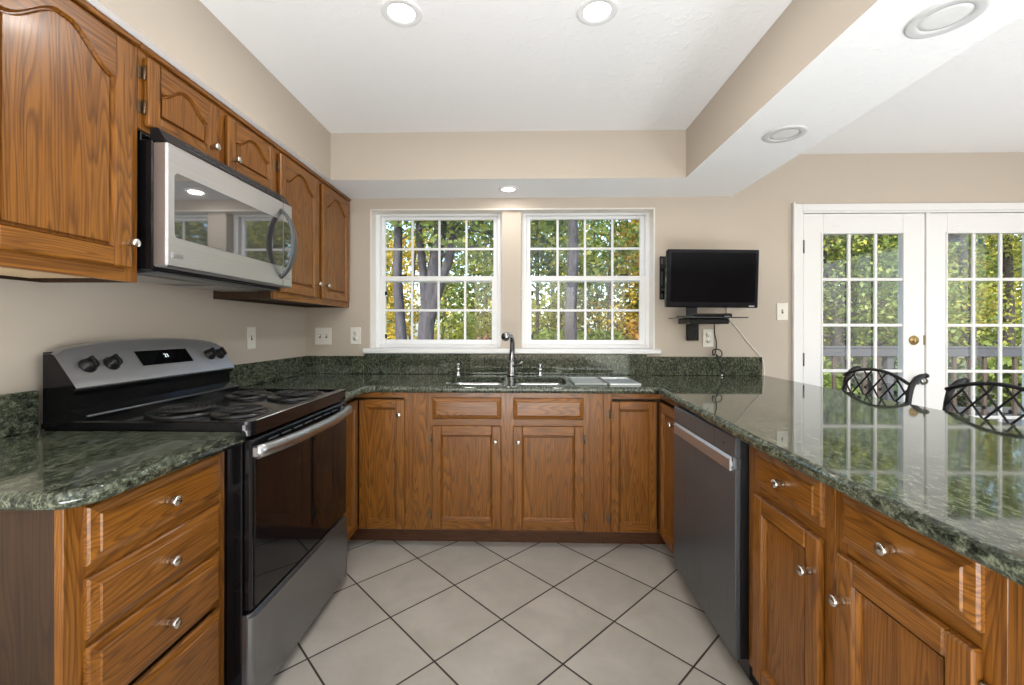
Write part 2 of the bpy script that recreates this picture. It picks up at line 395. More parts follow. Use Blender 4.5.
def leaf(name, c1, c2):
    m, nt, b = nm(name); tc = N(nt, 'ShaderNodeTexCoord')
    n = noise(nt, tc.outputs['Object'], 1.6, 3.0, 0.7); n2 = N(nt, 'ShaderNodeTexWhiteNoise')
    geo = N(nt, 'ShaderNodeNewGeometry'); nt.links.new(geo.outputs['Random Per Island'], n2.inputs['Vector'])
    f = mth(nt, 'ADD', mth(nt, 'MULTIPLY', mth(nt, 'SUBTRACT', n.outputs[0], 0.5), 1.6), geo.outputs['Random Per Island'])
    c = mixc(nt, f, c1, c2); nt.links.new(c, b.inputs['Base Color']); b.inputs['Roughness'].default_value = 0.55
    tr = N(nt, 'ShaderNodeBsdfTranslucent'); nt.links.new(c, tr.inputs['Color']); mx = N(nt, 'ShaderNodeMixShader'); mx.inputs[0].default_value = 0.4
    o = nt.nodes['Material Output']; nt.links.new(b.outputs[0], mx.inputs[1]); nt.links.new(tr.outputs[0], mx.inputs[2]); nt.links.new(mx.outputs[0], o.inputs[0])
    return m
LEAF = dict(green=leaf('green_leaf', (0.07, 0.13, 0.025), (0.24, 0.30, 0.06)), yellowgreen=leaf('yellow_green_leaf', (0.14, 0.19, 0.03), (0.46, 0.44, 0.07)),
            yellow=leaf('yellow_leaf', (0.30, 0.25, 0.04), (0.70, 0.50, 0.05)), orange=leaf('orange_leaf', (0.22, 0.15, 0.04), (0.55, 0.24, 0.05)),
            red=leaf('russet_leaf', (0.10, 0.09, 0.05), (0.34, 0.12, 0.08)), dark=leaf('dark_evergreen_leaf', (0.025, 0.05, 0.02), (0.09, 0.14, 0.05)))
def ground_mat():
    m, nt, b = nm('leaf_strewn_ground'); tc = N(nt, 'ShaderNodeTexCoord'); n = noise(nt, tc.outputs['Object'], 3.0, 6.0, 0.7)
    r = ramp(nt, [(0.3, (0.06, 0.07, 0.03)), (0.55, (0.17, 0.14, 0.06)), (0.75, (0.30, 0.20, 0.08))]); nt.links.new(n.outputs[0], r.inputs[0])
    nt.links.new(r.outputs[0], b.inputs['Base Color']); b.inputs['Roughness'].default_value = 1.0; return m
GROUND = ground_mat()

# ------------------------------------------------------------------ the room shell
XL, XR, YB, YF, ZC, ZS = -1.546, 4.70, 3.0415, -3.40, 2.4475, 2.1566
TX0, TX1, TY1, BX = -1.1956, 0.9905, 2.6531, 1.4556       # tray edges, beam outer edge
WT = 0.165                                               # wall thickness
WX0, WX1, WZ0, WZ1 = -1.087, 0.921, 1.062, 2.082         # window opening
DX0, DX1, DZ1 = 1.932, 3.625, 2.045                      # french door opening

struct(MB().box(XL-0.2, XR+0.2, YF-0.2, YB+WT, -0.12, 0.0).build('floor', TILE))
b = MB()
b.box(XL-WT, WX0, YB, YB+WT, 0, ZC+0.1); b.box(WX0, WX1, YB, YB+WT, 0, WZ0); b.box(WX0, WX1, YB, YB+WT, WZ1, ZC+0.1)
b.box(WX1, DX0, YB, YB+WT, 0, ZC+0.1); b.box(DX0, DX1, YB, YB+WT, DZ1, ZC+0.1); b.box(DX1, XR+WT, YB, YB+WT, 0, ZC+0.1)
b.box(-0.151, -0.014, YB+0.028, YB+WT, WZ0, WZ1)          # post between the two windows
struct(b.build('wall_back', WALL))
struct(MB().box(XL-WT, XL, YF-WT, YB, 0, ZC+0.1).build('wall_left', WALL))
b = MB(); b.box(XR, XR+WT, YF-WT, -1.2, 0, ZC+0.1); b.box(XR, XR+WT, 1.6, YB, 0, ZC+0.1); b.box(XR, XR+WT, -1.2, 1.6, 0, 0.5); b.box(XR, XR+WT, -1.2, 1.6, 2.3, ZC+0.1)
struct(b.build('wall_right', WALL))
b = MB(); b.box(XL, -1.15, YF-WT, YF, 0, ZC+0.1); b.box(2.35, XR, YF-WT, YF, 0, ZC+0.1); b.box(-1.15, 2.35, YF-WT, YF, 0, 0.55); b.box(-1.15, 2.35, YF-WT, YF, 2.35, ZC+0.1)
struct(b.build('wall_front', WALL))
struct(MB().box(XL-WT, XR+WT, YF-WT, YB+WT, ZC, ZC+0.15).build('ceiling', CEIL))
# lowered soffit round the tray: painted faces, white underside
b = MB(); E_ = 0.0006
b.box(XL, TX0, YF, TY1, ZS, ZC-E_, m=0); b.box(XL, BX, TY1, YB, ZS, ZC-E_, m=0); b.box(TX1, BX, YF, TY1, ZS, ZC-E_, m=0)
sof = b.build('soffit', [WALL, CEIL])
for p in sof.data.polygons:
    if p.normal.z < -0.9: p.material_index = 1
struct(sof)
# window board (stool)
b = MB(); b.box(WX0-0.042, WX1+0.036, YB-0.034, YB+0.075, 1.060, 1.094, 0.006); b.box(WX0+0.001, WX1-0.001, YB+0.07, YB+WT, 1.062, 1.092)
struct(b.build('trim_1', WHITE))
b = MB(); b.box(WX0-0.0005, WX0+0.010, YB-0.002, YB+0.1, WZ0+0.032, WZ1, 0.002); b.box(WX1-0.010, WX1+0.0005, YB-0.002, YB+0.1, WZ0+0.032, WZ1, 0.002); b.box(WX0+0.010, WX1-0.010, YB-0.002, YB+0.1, WZ1-0.010, WZ1+0.0005, 0.002)
struct(b.build('trim_5', CREAM))  # liner added over the reveals to carry their daylit brightness
b = MB(); b.box(XR-0.012, XR, YF, YB, 0, 0.09, 0.003); struct(b.build('baseboard_right', WHITE))
b = MB(); b.box(XL, XR-0.02, YF, YF+0.012, 0, 0.09, 0.003); struct(b.build('baseboard_front', WHITE))
b = MB(); b.box(1.70, 1.855, YB-0.012, YB, 0, 0.09, 0.003); struct(b.build('baseboard_back', WHITE))

def window(name, x0, x1, z0, z1, y):
    """double hung window, frame front at y"""
    root = bpy.data.objects.new(name, None); C.objects.link(root); root.location = ((x0+x1)/2, y, z0); root['kind'] = 'structure'
    f = MB(); w = 0.036; d = 0.062
    f.box(x0, x0+w, y, y+d, z0, z1, 0.003); f.box(x1-w, x1, y, y+d, z0, z1, 0.003); f.box(x0+w, x1-w, y, y+d, z1-w*0.6, z1, 0.003); f.box(x0+w, x1-w, y, y+d, z0, z0+w*0.75, 0.003)
    f.build('window_frame', VINYL, root)
    a0, a1 = x0+w, x1-w; zm = 1.597
    def sash(nm_, b0, b1, ys, rb, rt, st):
        s = MB(); t = 0.026
        s.box(a0, a0+st, ys, ys+t, b0, b1, 0.003); s.box(a1-st, a1, ys, ys+t, b0, b1, 0.003)
        s.box(a0+st, a1-st, ys, ys+t, b0, b0+rb, 0.003); s.box(a0+st, a1-st, ys, ys+t, b1-rt, b1, 0.003)
        o = s.build(nm_, VINYL, root)
        g0, g1, h0, h1 = a0+st, a1-st, b0+rb, b1-rt
        gl = MB(); gl.box(g0-0.004, g1+0.004, ys+0.010, ys+0.014, h0-0.004, h1+0.004); gl.build('pane', GLASS, o)
        mu = MB(); mw = 0.0085
        for k in (1, 2, 3):
            xx = g0+(g1-g0)*k/4; mu.box(xx-mw, xx+mw, ys+0.003, ys+0.0095, h0, h1, 0.002)
        zz = (h0+h1)/2; mu.box(g0, g1, ys+0.002, ys+0.009, zz-mw, zz+mw, 0.002)
        mu.build('muntin', VINYL, o)
        return o, (g0, g1, h0, h1)
    su, gu = sash('upper_sash', zm-0.02, z1-w*0.6, y+0.034, 0.030, 0.022, 0.030)
    sl, gl_ = sash('lower_sash', z0+w*0.75, zm+0.022, y+0.005, 0.034, 0.036, 0.040)
    k = MB(); k.box(gu[0]+0.105, gu[0]+0.165, y+0.030, y+0.0339, gu[2]+0.002, gu[2]+0.028, 0.003) if name == 'window_1' else k.box(gu[1]-0.145, gu[1]-0.085, y+0.030, y+0.0339, gu[2]+0.002, gu[2]+0.028, 0.003)
    k.build('window_catch', BLACKPLASTIC, su)
    t = MB()
    for zz in (gl_[3]-0.105, gl_[2]+0.01): t.box(gl_[0]-0.002, gl_[0]+0.014, y+0.0005, y+0.0045, zz, zz+0.03, 0.002)
    t.build('tilt_latch', BLACKPLASTIC, sl)
    return root
window('window_1', WX0+0.001, -0.152, 1.093, WZ1-0.001, YB+0.100)
window('window_2', -0.013, WX1-0.001, 1.093, WZ1-0.001, YB+0.100)

# rear and side windows of the rooms beyond the kitchen
def simple_window(name, axis, a0, a1, z0, z1, c, nm_):
    root = bpy.data.objects.new(name, None); C.objects.link(root); root['kind'] = 'structure'
    fr = Fr((0, c, 0), (1, 0, 0), (0, 1, 0)) if axis == 'X' else Fr((c, 0, 0), (0, 1, 0), (1, 0, 0))
    f = MB(); w = 0.05
    f.fbox(fr, a0, a0+w, z0, z1, -0.03, 0.03, 0.004); f.fbox(fr, a1-w, a1, z0, z1, -0.03, 0.03, 0.004); f.fbox(fr, a0+w, a1-w, z0, z0+w, -0.03, 0.03, 0.004); f.fbox(fr, a0+w, a1-w, z1-w, z1, -0.03, 0.03, 0.004)
    for k in range(1, nm_):
        x = a0+(a1-a0)*k/nm_; f.fbox(fr, x-0.025, x+0.025, z0+w, z1-w, -0.03, 0.03, 0.004)
    f.build('window_frame', WHITE, root)
    g = MB(); g.fbox(fr, a0+0.01, a1-0.01, z0+0.01, z1-0.01, -0.003, 0.003); g.build('pane', GLASS, root)
simple_window('window_3', 'X', -1.15, 2.35, 0.55, 2.35, YF-0.09, 3)
simple_window('window_4', 'Y', -1.2, 1.6, 0.5, 2.3, XR+0.09, 3)

# french doors
def french_doors():
    cas = MB(); y1 = YB-0.0005
    cas.box(DX0-0.060, DX0-0.008, y1-0.018, y1, 0, DZ1+0.055, 0.004); cas.box(DX1+0.008, DX1+0.06, y1-0.018, y1, 0, DZ1+0.055, 0.004); cas.box(DX0-0.008, DX1+0.008, y1-0.018, y1, DZ1+0.004, DZ1+0.055, 0.004)
    cas.box(DX0-0.072, DX0-0.058, y1-0.024, y1, 0, DZ1+0.062, 0.003)
    cas.box(DX0-0.008, DX0+0.004, y1-0.010, YB+WT-0.002, 0, DZ1, 0.002); cas.box(DX1-0.004, DX1+0.008, y1-0.010, YB+WT-0.002, 0, DZ1, 0.002); cas.box(DX0+0.004, DX1-0.004, y1-0.010, YB+WT-0.002, DZ1-0.008, DZ1+0.004, 0.002)
    struct(cas.build('trim_2', WHITE))
    sp = DX0+0.010
    leaves = [('door_1', DX0+0.0075, 2.760), ('door_2', 2.790, DX1-0.0075)]
    Y0 = YB-0.004; th = 0.042
    for i, (nm_, x0, x1) in enumerate(leaves):
        root = bpy.data.objects.new(nm_, None); C.objects.link(root); root.location = (x0, Y0, 0.0); root['kind'] = 'structure'
        gx0, gx1 = (2.071, 2.612) if i == 0 else (2.911, 3.452)
        gz1, gz0 = 1.894, 0.285
        d = MB()
        d.box(x0, gx0, Y0, Y0+th, 0.012, DZ1-0.012, 0.003); d.box(gx1, x1, Y0, Y0+th, 0.012, DZ1-0.012, 0.003)
        d.box(gx0, gx1, Y0, Y0+th, gz1, DZ1-0.012, 0.003); d.box(gx0, gx1, Y0, Y0+th, 0.012, gz0, 0.003)
        # raised lip round the glazed area
        for (a, c_, e, g) in ((gx0-0.012, gx0, gz0-0.012, gz1+0.012), (gx1, gx1+0.012, gz0-0.012, gz1+0.012), (gx0, gx1, gz1, gz1+0.012), (gx0, gx1, gz0-0.012, gz0)):
            d.box(a, c_, Y0-0.005, Y0+0.002, e, g, 0.002)
        o = d.build('door_leaf', WHITE, root)
        mu = MB(); mw = 0.0105
        for k in (1, 2): xx = gx0+(gx1-gx0)*k/3; mu.box(xx-mw, xx+mw, Y0+0.001, Y0+0.016, gz0, gz1, 0.003)
        for k in range(1, 5): zz = gz1-(gz1-gz0)*k/5.1; mu.box(gx0, gx1, Y0+0.0, Y0+0.015, zz-mw, zz+mw, 0.003)
        mu.build('muntin', WHITE, root)
        g = MB(); g.box(gx0-0.004, gx1+0.004, Y0+0.017, Y0+0.021, gz0-0.004, gz1+0.004); g.build('pane', GLASS, root)
        pl = MB()
        for xx in (gx0+0.09, gx1-0.05): pl.box(xx-0.025, xx+0.025, Y0-0.0025, Y0+0.001, 1.945, 1.951, 0.001)
        pl.build('curtain_rod_clip', VINYL, root)
        if i == 0:
            k = MB(); k.lathe([(0.0, -0.001), (0.031, -0.001), (0.033, 0.004), (0.029, 0.010), (0.018, 0.012), (0.016, 0.022), (0.013, 0.024), (0.0, 0.024)], (2.684, Y0, 1.160), (0, -1, 0), 24); k.build('deadbolt', BRASS, root)
            k = MB(); k.box(2.682, 2.686, Y0-0.026, Y0-0.0235, 1.150, 1.170, 0.0005); k.build('key_slot', SLOT, root)
            k = MB(); k.box(2.750, 2.762, Y0-0.002, Y0+0.004, 1.128, 1.195, 0.001); k.build('latch_plate', HINGE, root)
            k = MB(); k.lathe([(0.0, 0), (0.03, 0), (0.03, 0.006), (0.012, 0.012), (0.010, 0.03), (0.022, 0.036), (0.028, 0.05), (0.022, 0.062), (0.0, 0.065)], (2.705, Y0, 0.885), (0, -1, 0), 20); k.build('door_knob', DARKCHROME, root)
            k = MB()
            for zz in (0.25, 0.98, 1.76): k.lathe([(0.0, 0), (0.006, 0), (0.006, 0.09), (0.0, 0.09)], (x0-0.002, Y0-0.005, zz), (0, 0, 1), 10)
            k.build('hinge', STEEL_Z, root)
    a = MB(); a.box(2.762, 2.788, Y0-0.008, Y0+th+0.004, 0.012, DZ1-0.010, 0.003); struct(a.build('trim_3', WHITE))
    s = MB(); s.box(DX0, DX1, YB-0.01, YB+WT, 0.0, 0.011, 0.002); struct(s.build('trim_4', STEEL_Y))
    b_ = MB(); b_.box(2.918, 3.02, Y0+0.0225, Y0+0.034, 1.842, 1.89, 0.002); tag(b_.build('door_sensor', BLACKPLASTIC), 'black strip at the top of the right french door glass', 'sensor')
french_doors()

# ------------------------------------------------------------------ cabinets
def knob(fr, a, b_, c, parent):
    m = MB(); m.lathe([(0.0, -0.001), (0.0085, -0.001), (0.0100, 0.003), (0.0095, 0.006), (0.0097, 0.015), (0.0115, 0.0165), (0.0130, 0.018), (0.0130, 0.0275), (0.0115, 0.0295), (0.0, 0.030)], fr.p(a, b_, c), fr.w, 18)
    return m.build('knob', NICKEL, parent)
def hmat(fr): return OX if abs(fr.u.x) > 0.5 else OY
def drawer(fr, a0, a1, b0, b1, parent, kn=True, name='drawer', ka=None):
    m = MB(); m.frustum(fr, a0, a1, b0, b1, 0.0005, 0.012, 0.020, 0.020)
    o = m.build(name, hmat(fr), parent)
    if kn: knob(fr, (a0+a1)/2 if ka is None else ka, (b0+b1)/2, 0.020, o)
    return o
def door(fr, a0, a1, b0, b1, parent, kn=None, hinge=None, arch=0.0, sw=0.052):
    m = MB(); T = 0.020; c0 = 0.0005; bv = 0.004
    m.fbox(fr, a0, a0+sw, b0, b1, c0, T, bv, 0); m.fbox(fr, a1-sw, a1, b0, b1, c0, T, bv, 0)
    m.fbox(fr, a0+sw, a1-sw, b0, b0+sw, c0, T, bv, 1)
    i0, i1, j0 = a0+sw, a1-sw, b0+sw
    if arch > 0:
        n = 28; pts = []
        top = b1-sw*0.78
        for k in range(n+1):
            t = k/n; s_ = abs(2*t-1)
            h = 1.0-(0.5-0.5*math.cos(PI*min(1, max(0, (s_-0.10)/0.90)))) ** 0.9
            pts.append((i0+(i1-i0)*t, top-arch*(1-h)))
        poly = [fr.p(a, b_, c0) for a, b_ in pts] + [fr.p(i1, b1, c0), fr.p(i0, b1, c0)]
        # rail as a strip of quads so the curved edge stays clean
        vs = []; fs = []
        for a, b_ in pts:
            for (bb, cc) in ((b_, c0), (b_, T), (b1-bv, T), (b1, T-bv), (b1, c0)): vs.append(fr.p(a, bb, cc))
        for k in range(n):
            for q in range(5): fs.append((5*k+q, 5*k+(q+1) % 5, 5*k+5+(q+1) % 5, 5*k+5+q))
        m.add(vs, fs, 1)
        loop = [(i0, j0), (i1, j0)] + [(a, b_) for a, b_ in reversed(pts)]
        ptop = top+0.004
    else:
        m.fbox(fr, i0, i1, b1-sw, b1, c0, T, bv, 1)
        loop = [(i0, j0), (i1, j0), (i1, b1-sw), (i0, b1-sw)]; ptop = b1-sw+0.004
    # routed moulding that steps down to the panel
    n = len(loop); cx, cy_ = (i0+i1)/2, (loop[0][1]+max(p[1] for p in loop))/2
    ins = []
    for k in range(n):
        p, q, r = Vector(loop[k-1]), Vector(loop[k]), Vector(loop[(k+1) % n])
        d1 = (q-p).normalized() if (q-p).length > 1e-6 else Vector((1, 0)); d2 = (r-q).normalized() if (r-q).length > 1e-6 else d1
        nn = Vector((-d1.y, d1.x)) + Vector((-d2.y, d2.x)); nn.normalize(); nn /= max(0.5, nn.dot(Vector((-d1.y, d1.x))))
        ins.append(nn)
    prof = [(0.0, T-0.001), (0.0025, T-0.006), (0.0045, T-0.0055), (0.010, 0.0095), (0.0105, 0.0062), (0.013, 0.0062)] if arch <= 0 else [(0.0, T-0.001), (0.003, 0.010), (0.0055, 0.0058), (0.0085, 0.0058), (0.012, 0.0125)]
    vs = [fr.p(loop[k][0]+ins[k].x*o, loop[k][1]+ins[k].y*o, c) for o, c in prof for k in range(n)]
    fs = [(i*n+k, i*n+(k+1) % n, (i+1)*n+(k+1) % n, (i+1)*n+k) for i in range(len(prof)-1) for k in range(n)]
    m.add(vs, fs, 0)
    pc = 0.0066 if arch <= 0 else 0.0121
    if arch <= 0:
        m.fbox(fr, i0-0.004, i1+0.004, j0-0.004, ptop, 0.002, pc, 0, 0)
    else:   # panel follows the arch
        vs = []; fs = []
        bot = j0+0.0115
        q = [(loop[k][0]+ins[k].x*0.0118, loop[k][1]+ins[k].y*0.0118) for k in range(n)]
        top_pts = [x for x in q[2:]]
        for a, b_ in top_pts: vs += [fr.p(a, q[0][1], pc), fr.p(a, b_, pc), fr.p(a, b_, 0.002), fr.p(a, q[0][1], 0.002)]
        for k in range(len(top_pts)-1):
            for z in range(4): fs.append((4*k+z, 4*k+(z+1) % 4, 4*k+4+(z+1) % 4, 4*k+4+z))
        m.add(vs, fs, 0)
    o = m.build('door', [OZ, hmat(fr)], parent)
    if kn: knob(fr, kn[0], kn[1], T, o)
    if hinge is not None:
        for bb in ((b0+0.07, b1-0.07) if b1-b0 > 0.4 else (b0+0.055, b1-0.055)):
            h = MB(); sgn = -1 if hinge == 'lo' else 1; ae = a0 if hinge == 'lo' else a1
            h.lathe([(0.0, -0.022), (0.0042, -0.022), (0.0042, 0.022), (0.0, 0.022)], fr.p(ae+sgn*0.0055, bb, 0.010), (0, 0, 1), 10)
            h.fbox(fr, ae+sgn*0.006, ae+sgn*0.022, bb-0.021, bb+0.021, 0.0006, 0.0035, 0.001)
            h.build('hinge', HINGE, o)
    return o
def frame_strips(fr, stiles, rails, parent):
    m = MB()
    for a0, a1, b0, b1 in stiles: m.fbox(fr, a0, a1, b0, b1, -0.019, 0.0, 0.0008, 0)
    for a0, a1, b0, b1 in rails: m.fbox(fr, a0, a1, b0, b1, -0.019, -0.0006, 0, 1)
    return m.build('face_frame', [OZ, hmat(fr)], parent)

ZT, ZB = 0.875, 0.100
FL = Fr((-0.945, 0, 0), (0, 1, 0), (1, 0, 0))     # left bank, faces +X, a = y
FD = Fr((-0.930, 0, 0), (0, 1, 0), (1, 0, 0))     # drawer base beside the range
FB = Fr((0, 2.4254, 0), (1, 0, 0), (0, -1, 0))    # sink wall, faces -Y, a = x
FR = Fr((0.770, 0, 0), (0, 1, 0), (-1, 0, 0))     # peninsula, faces -X, a = y

# drawer base left of the range
t = thing('base_cabinet', (-1.24, 1.08, 0), 'oak four-drawer base cabinet under the short granite counter beside the black range', 'cabinet')
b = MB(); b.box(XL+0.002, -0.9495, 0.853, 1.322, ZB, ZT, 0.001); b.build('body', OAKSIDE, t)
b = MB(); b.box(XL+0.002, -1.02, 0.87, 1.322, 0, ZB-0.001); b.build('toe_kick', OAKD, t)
frame_strips(FD, [(0.851, 0.897, ZB, ZT), (1.287, 1.324, ZB, ZT)], [(0.897, 1.287, ZB, 0.128), (0.897, 1.287, 0.84, ZT), (0.897, 1.287, 0.69, 0.755), (0.897, 1.287, 0.55, 0.61), (0.897, 1.287, 0.40, 0.46)], t)
for z0, z1 in ((0.733, 0.858), (0.577, 0.706), (0.405, 0.560), (0.120, 0.388)): drawer(FD, 0.891, 1.293, z0, z1, t, ka=1.085)

# left corner unit
t = thing('corner_cabinet', (-1.2, 2.7, 0), 'oak corner base cabinet between the range and the sink cabinet', 'cabinet')
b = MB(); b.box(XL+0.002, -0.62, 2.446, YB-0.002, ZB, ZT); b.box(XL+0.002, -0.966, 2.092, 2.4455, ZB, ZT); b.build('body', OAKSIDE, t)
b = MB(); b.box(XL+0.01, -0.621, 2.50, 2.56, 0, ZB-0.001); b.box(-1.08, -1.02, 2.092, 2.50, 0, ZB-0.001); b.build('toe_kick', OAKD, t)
frame_strips(FB, [(-0.672, -0.6205, ZB, ZT)], [(-0.945, -0.672, 0.845, ZT), (-0.945, -0.672, ZB, 0.112)], t)
frame_strips(FL, [(2.092, 2.125, ZB, ZT)], [(2.125, 2.4254, 0.845, ZT), (2.125, 2.4254, ZB, 0.112)], t)
door(FB, -0.922, -0.664, 0.108, 0.836, t, kn=(-0.690, 0.755), sw=0.048)
door(FL, 2.118, 2.404, 0.108, 0.836, t, sw=0.048)

# sink base
t = thing('sink_cabinet', (-0.1, 2.73, 0), 'oak sink base cabinet with two doors and two false drawer fronts under the windows', 'cabinet')
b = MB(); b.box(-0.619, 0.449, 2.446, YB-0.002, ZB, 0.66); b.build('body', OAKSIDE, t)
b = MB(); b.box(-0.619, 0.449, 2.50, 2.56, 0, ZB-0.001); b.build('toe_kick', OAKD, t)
frame_strips(FB, [(-0.6195, -0.545, ZB, ZT), (-0.5445, -0.500, ZB, ZT), (-0.128, -0.046, ZB, ZT), (0.330, 0.3745, ZB, ZT), (0.375, 0.4495, ZB, ZT)],
             [(-0.5, -0.128, 0.84, ZT), (-0.046, 0.33, 0.84, ZT), (-0.5, -0.128, 0.69, 0.73), (-0.046, 0.33, 0.69, 0.73), (-0.5, -0.128, ZB, 0.125), (-0.046, 0.33, ZB, 0.125)], t)
drawer(FB, -0.508, -0.121, 0.729, 0.848, t, kn=False, name='false_drawer_front'); drawer(FB, -0.054, 0.339, 0.729, 0.848, t, kn=False, name='false_drawer_front')
door(FB, -0.508, -0.121, 0.117, 0.690, t, kn=(-0.152, 0.607), hinge='lo'); door(FB, -0.054, 0.339, 0.117, 0.690, t, kn=(-0.024, 0.607), hinge='hi')

# right corner unit
t = thing('corner_cabinet', (1.0, 2.7, 0), 'oak corner base cabinet between the sink cabinet and the dishwasher', 'cabinet')
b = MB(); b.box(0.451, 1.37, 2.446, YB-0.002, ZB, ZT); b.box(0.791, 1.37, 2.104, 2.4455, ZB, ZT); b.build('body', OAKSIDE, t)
b = MB(); b.box(0.451, 1.36, 2.50, 2.56, 0, ZB-0.001); b.box(0.845, 0.905, 2.104, 2.50, 0, ZB-0.001); b.build('toe_kick', OAKD, t)
frame_strips(FB, [(0.4505, 0.497, ZB, ZT)], [(0.497, 0.770, 0.845, ZT), (0.497, 0.770, ZB, 0.112)], t)
frame_strips(FR, [(2.104, 2.140, ZB, ZT)], [(2.14, 2.4254, 0.845, ZT), (2.14, 2.4254, ZB, 0.112)], t)
door(FB, 0.489, 0.742, 0.108, 0.832, t, hinge='lo', sw=0.046)
door(FR, 2.132, 2.404, 0.108, 0.832, t, kn=(2.160, 0.760), sw=0.048)

# peninsula units
t = thing('base_cabinet', (1.07, 1.28, 0), 'oak peninsula cabinet with one drawer and one door, next to the dishwasher', 'cabinet')
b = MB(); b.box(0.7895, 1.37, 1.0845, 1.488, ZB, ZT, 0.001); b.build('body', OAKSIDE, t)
b = MB(); b.box(0.845, 1.36, 1.0845, 1.488, 0, ZB-0.001); b.build('toe_kick', OAKD, t)
frame_strips(FR, [(1.084, 1.124, ZB, ZT), (1.425, 1.489, ZB, ZT)], [(1.124, 1.425, 0.845, ZT), (1.124, 1.425, 0.69, 0.735), (1.124, 1.425, ZB, 0.115)], t)
drawer(FR, 1.118, 1.430, 0.733, 0.852, t, ka=1.262); door(FR, 1.118, 1.432, 0.108, 0.703, t, kn=(1.146, 0.607), hinge='hi')
t = thing('base_cabinet', (1.07, 0.87, 0), 'oak peninsula cabinet with wide drawer at the near end of the bar', 'cabinet')
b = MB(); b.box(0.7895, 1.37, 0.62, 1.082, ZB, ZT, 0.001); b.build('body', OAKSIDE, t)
b = MB(); b.box(0.845, 1.36, 0.62, 1.082, 0, ZB-0.001); b.build('toe_kick', OAKD, t)
frame_strips(FR, [(1.043, 1.0835, ZB, ZT), (0.705, 0.745, ZB, ZT), (0.612, 0.7045, ZB, ZT)], [(0.745, 1.043, 0.845, ZT), (0.745, 1.043, 0.69, 0.735), (0.745, 1.043, ZB, 0.115)], t)
drawer(FR, 0.738, 1.050, 0.733, 0.852, t, ka=0.894); door(FR, 0.738, 1.056, 0.108, 0.703, t, kn=(1.028, 0.603), hinge='lo')
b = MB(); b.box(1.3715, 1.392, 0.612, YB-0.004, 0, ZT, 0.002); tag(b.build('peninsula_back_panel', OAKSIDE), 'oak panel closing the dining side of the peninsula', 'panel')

# wall cabinets
FU = Fr((-1.235, 0, 0), (0, 1, 0), (1, 0, 0)); UB, UT = 1.383, 2.140
def upper(loc_y, y0, y1, z0, label, doors, stiles, rails, arch):
    t = thing('wall_cabinet', (-1.4, loc_y, z0), label, 'cabinet')
    b = MB(); z1 = ZS-0.001; xf = -1.2545
    b.box(XL+0.002, xf, y0, y0+0.016, z0, z1); b.box(XL+0.002, xf, y1-0.016, y1, z0, z1)
    b.box(XL+0.002, xf, y0+0.016, y1-0.016, z0+0.016, z0+0.032); b.box(XL+0.002, xf, y0+0.016, y1-0.016, z1-0.03, z1); b.box(XL+0.002, XL+0.012, y0+0.016, y1-0.016, z0, z1)
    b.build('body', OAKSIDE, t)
    frame_strips(FU, stiles, rails, t)
    m = MB(); m.fbox(FU, y0, y1, UT-0.004, ZS-0.002, -0.002, 0.012, 0.003); m.build('top_moulding', OY, t)
    for d in doors: door(FU, *d[0], t, **d[1])
    return t
t = upper(1.12, 0.876, 1.352, UB, 'large oak wall cabinet with arched door, left of the microwave', [((0.914, 1.315, 1.424, 2.118), dict(kn=(1.300, 1.500), arch=0.085, sw=0.057))],
      [(0.876, 0.920, UB, UT), (1.308, 1.352, UB, UT)], [(0.92, 1.308, UB, 1.432), (0.92, 1.308, 2.108, UT)], 0.08)
b = MB(); b.box(-1.45, -1.262, 0.93, 1.235, UB+0.001, UB+0.0158, 0.002); b.build('mounting_cleat', PALEWOOD, t)
UM = 1.880
upper(1.73, 1.354, 2.113, UM, 'short oak wall cabinet with two small arched doors above the microwave',
      [((1.372, 1.686, UM+0.016, 2.118), dict(kn=(1.655, 1.944), hinge='lo', arch=0.055, sw=0.048)), ((1.752, 2.090, UM+0.016, 2.118), dict(kn=(1.784, 1.944), hinge='hi', arch=0.055, sw=0.048))],
      [(1.354, 1.379, UM, UT), (1.68, 1.758, UM, UT), (2.083, 2.113, UM, UT)], [(1.379, 1.68, UM, UM+0.022), (1.758, 2.083, UM, UM+0.022), (1.379, 1.68, 2.108, UT), (1.758, 2.083, 2.108, UT)], 0.05)
upper(2.58, 2.115, YB-0.002, UB, 'tall oak wall cabinet with two arched doors, between microwave and window wall',
      [((2.137, 2.545, UB+0.036, 2.118), dict(kn=(2.512, 1.497), hinge='lo', arch=0.075, sw=0.055)), ((2.595, 3.000, UB+0.036, 2.118), dict(kn=(2.628, 1.497), hinge='hi', arch=0.075, sw=0.055))],
      [(2.115, 2.145, UB, UT), (2.535, 2.605, UB, UT), (2.99, YB-0.0025, UB, UT)], [(2.145, 2.535, UB, UB+0.045), (2.605, 2.99, UB, UB+0.045), (2.145, 2.535, 2.108, UT), (2.605, 2.99, 2.108, UT)], 0.08)

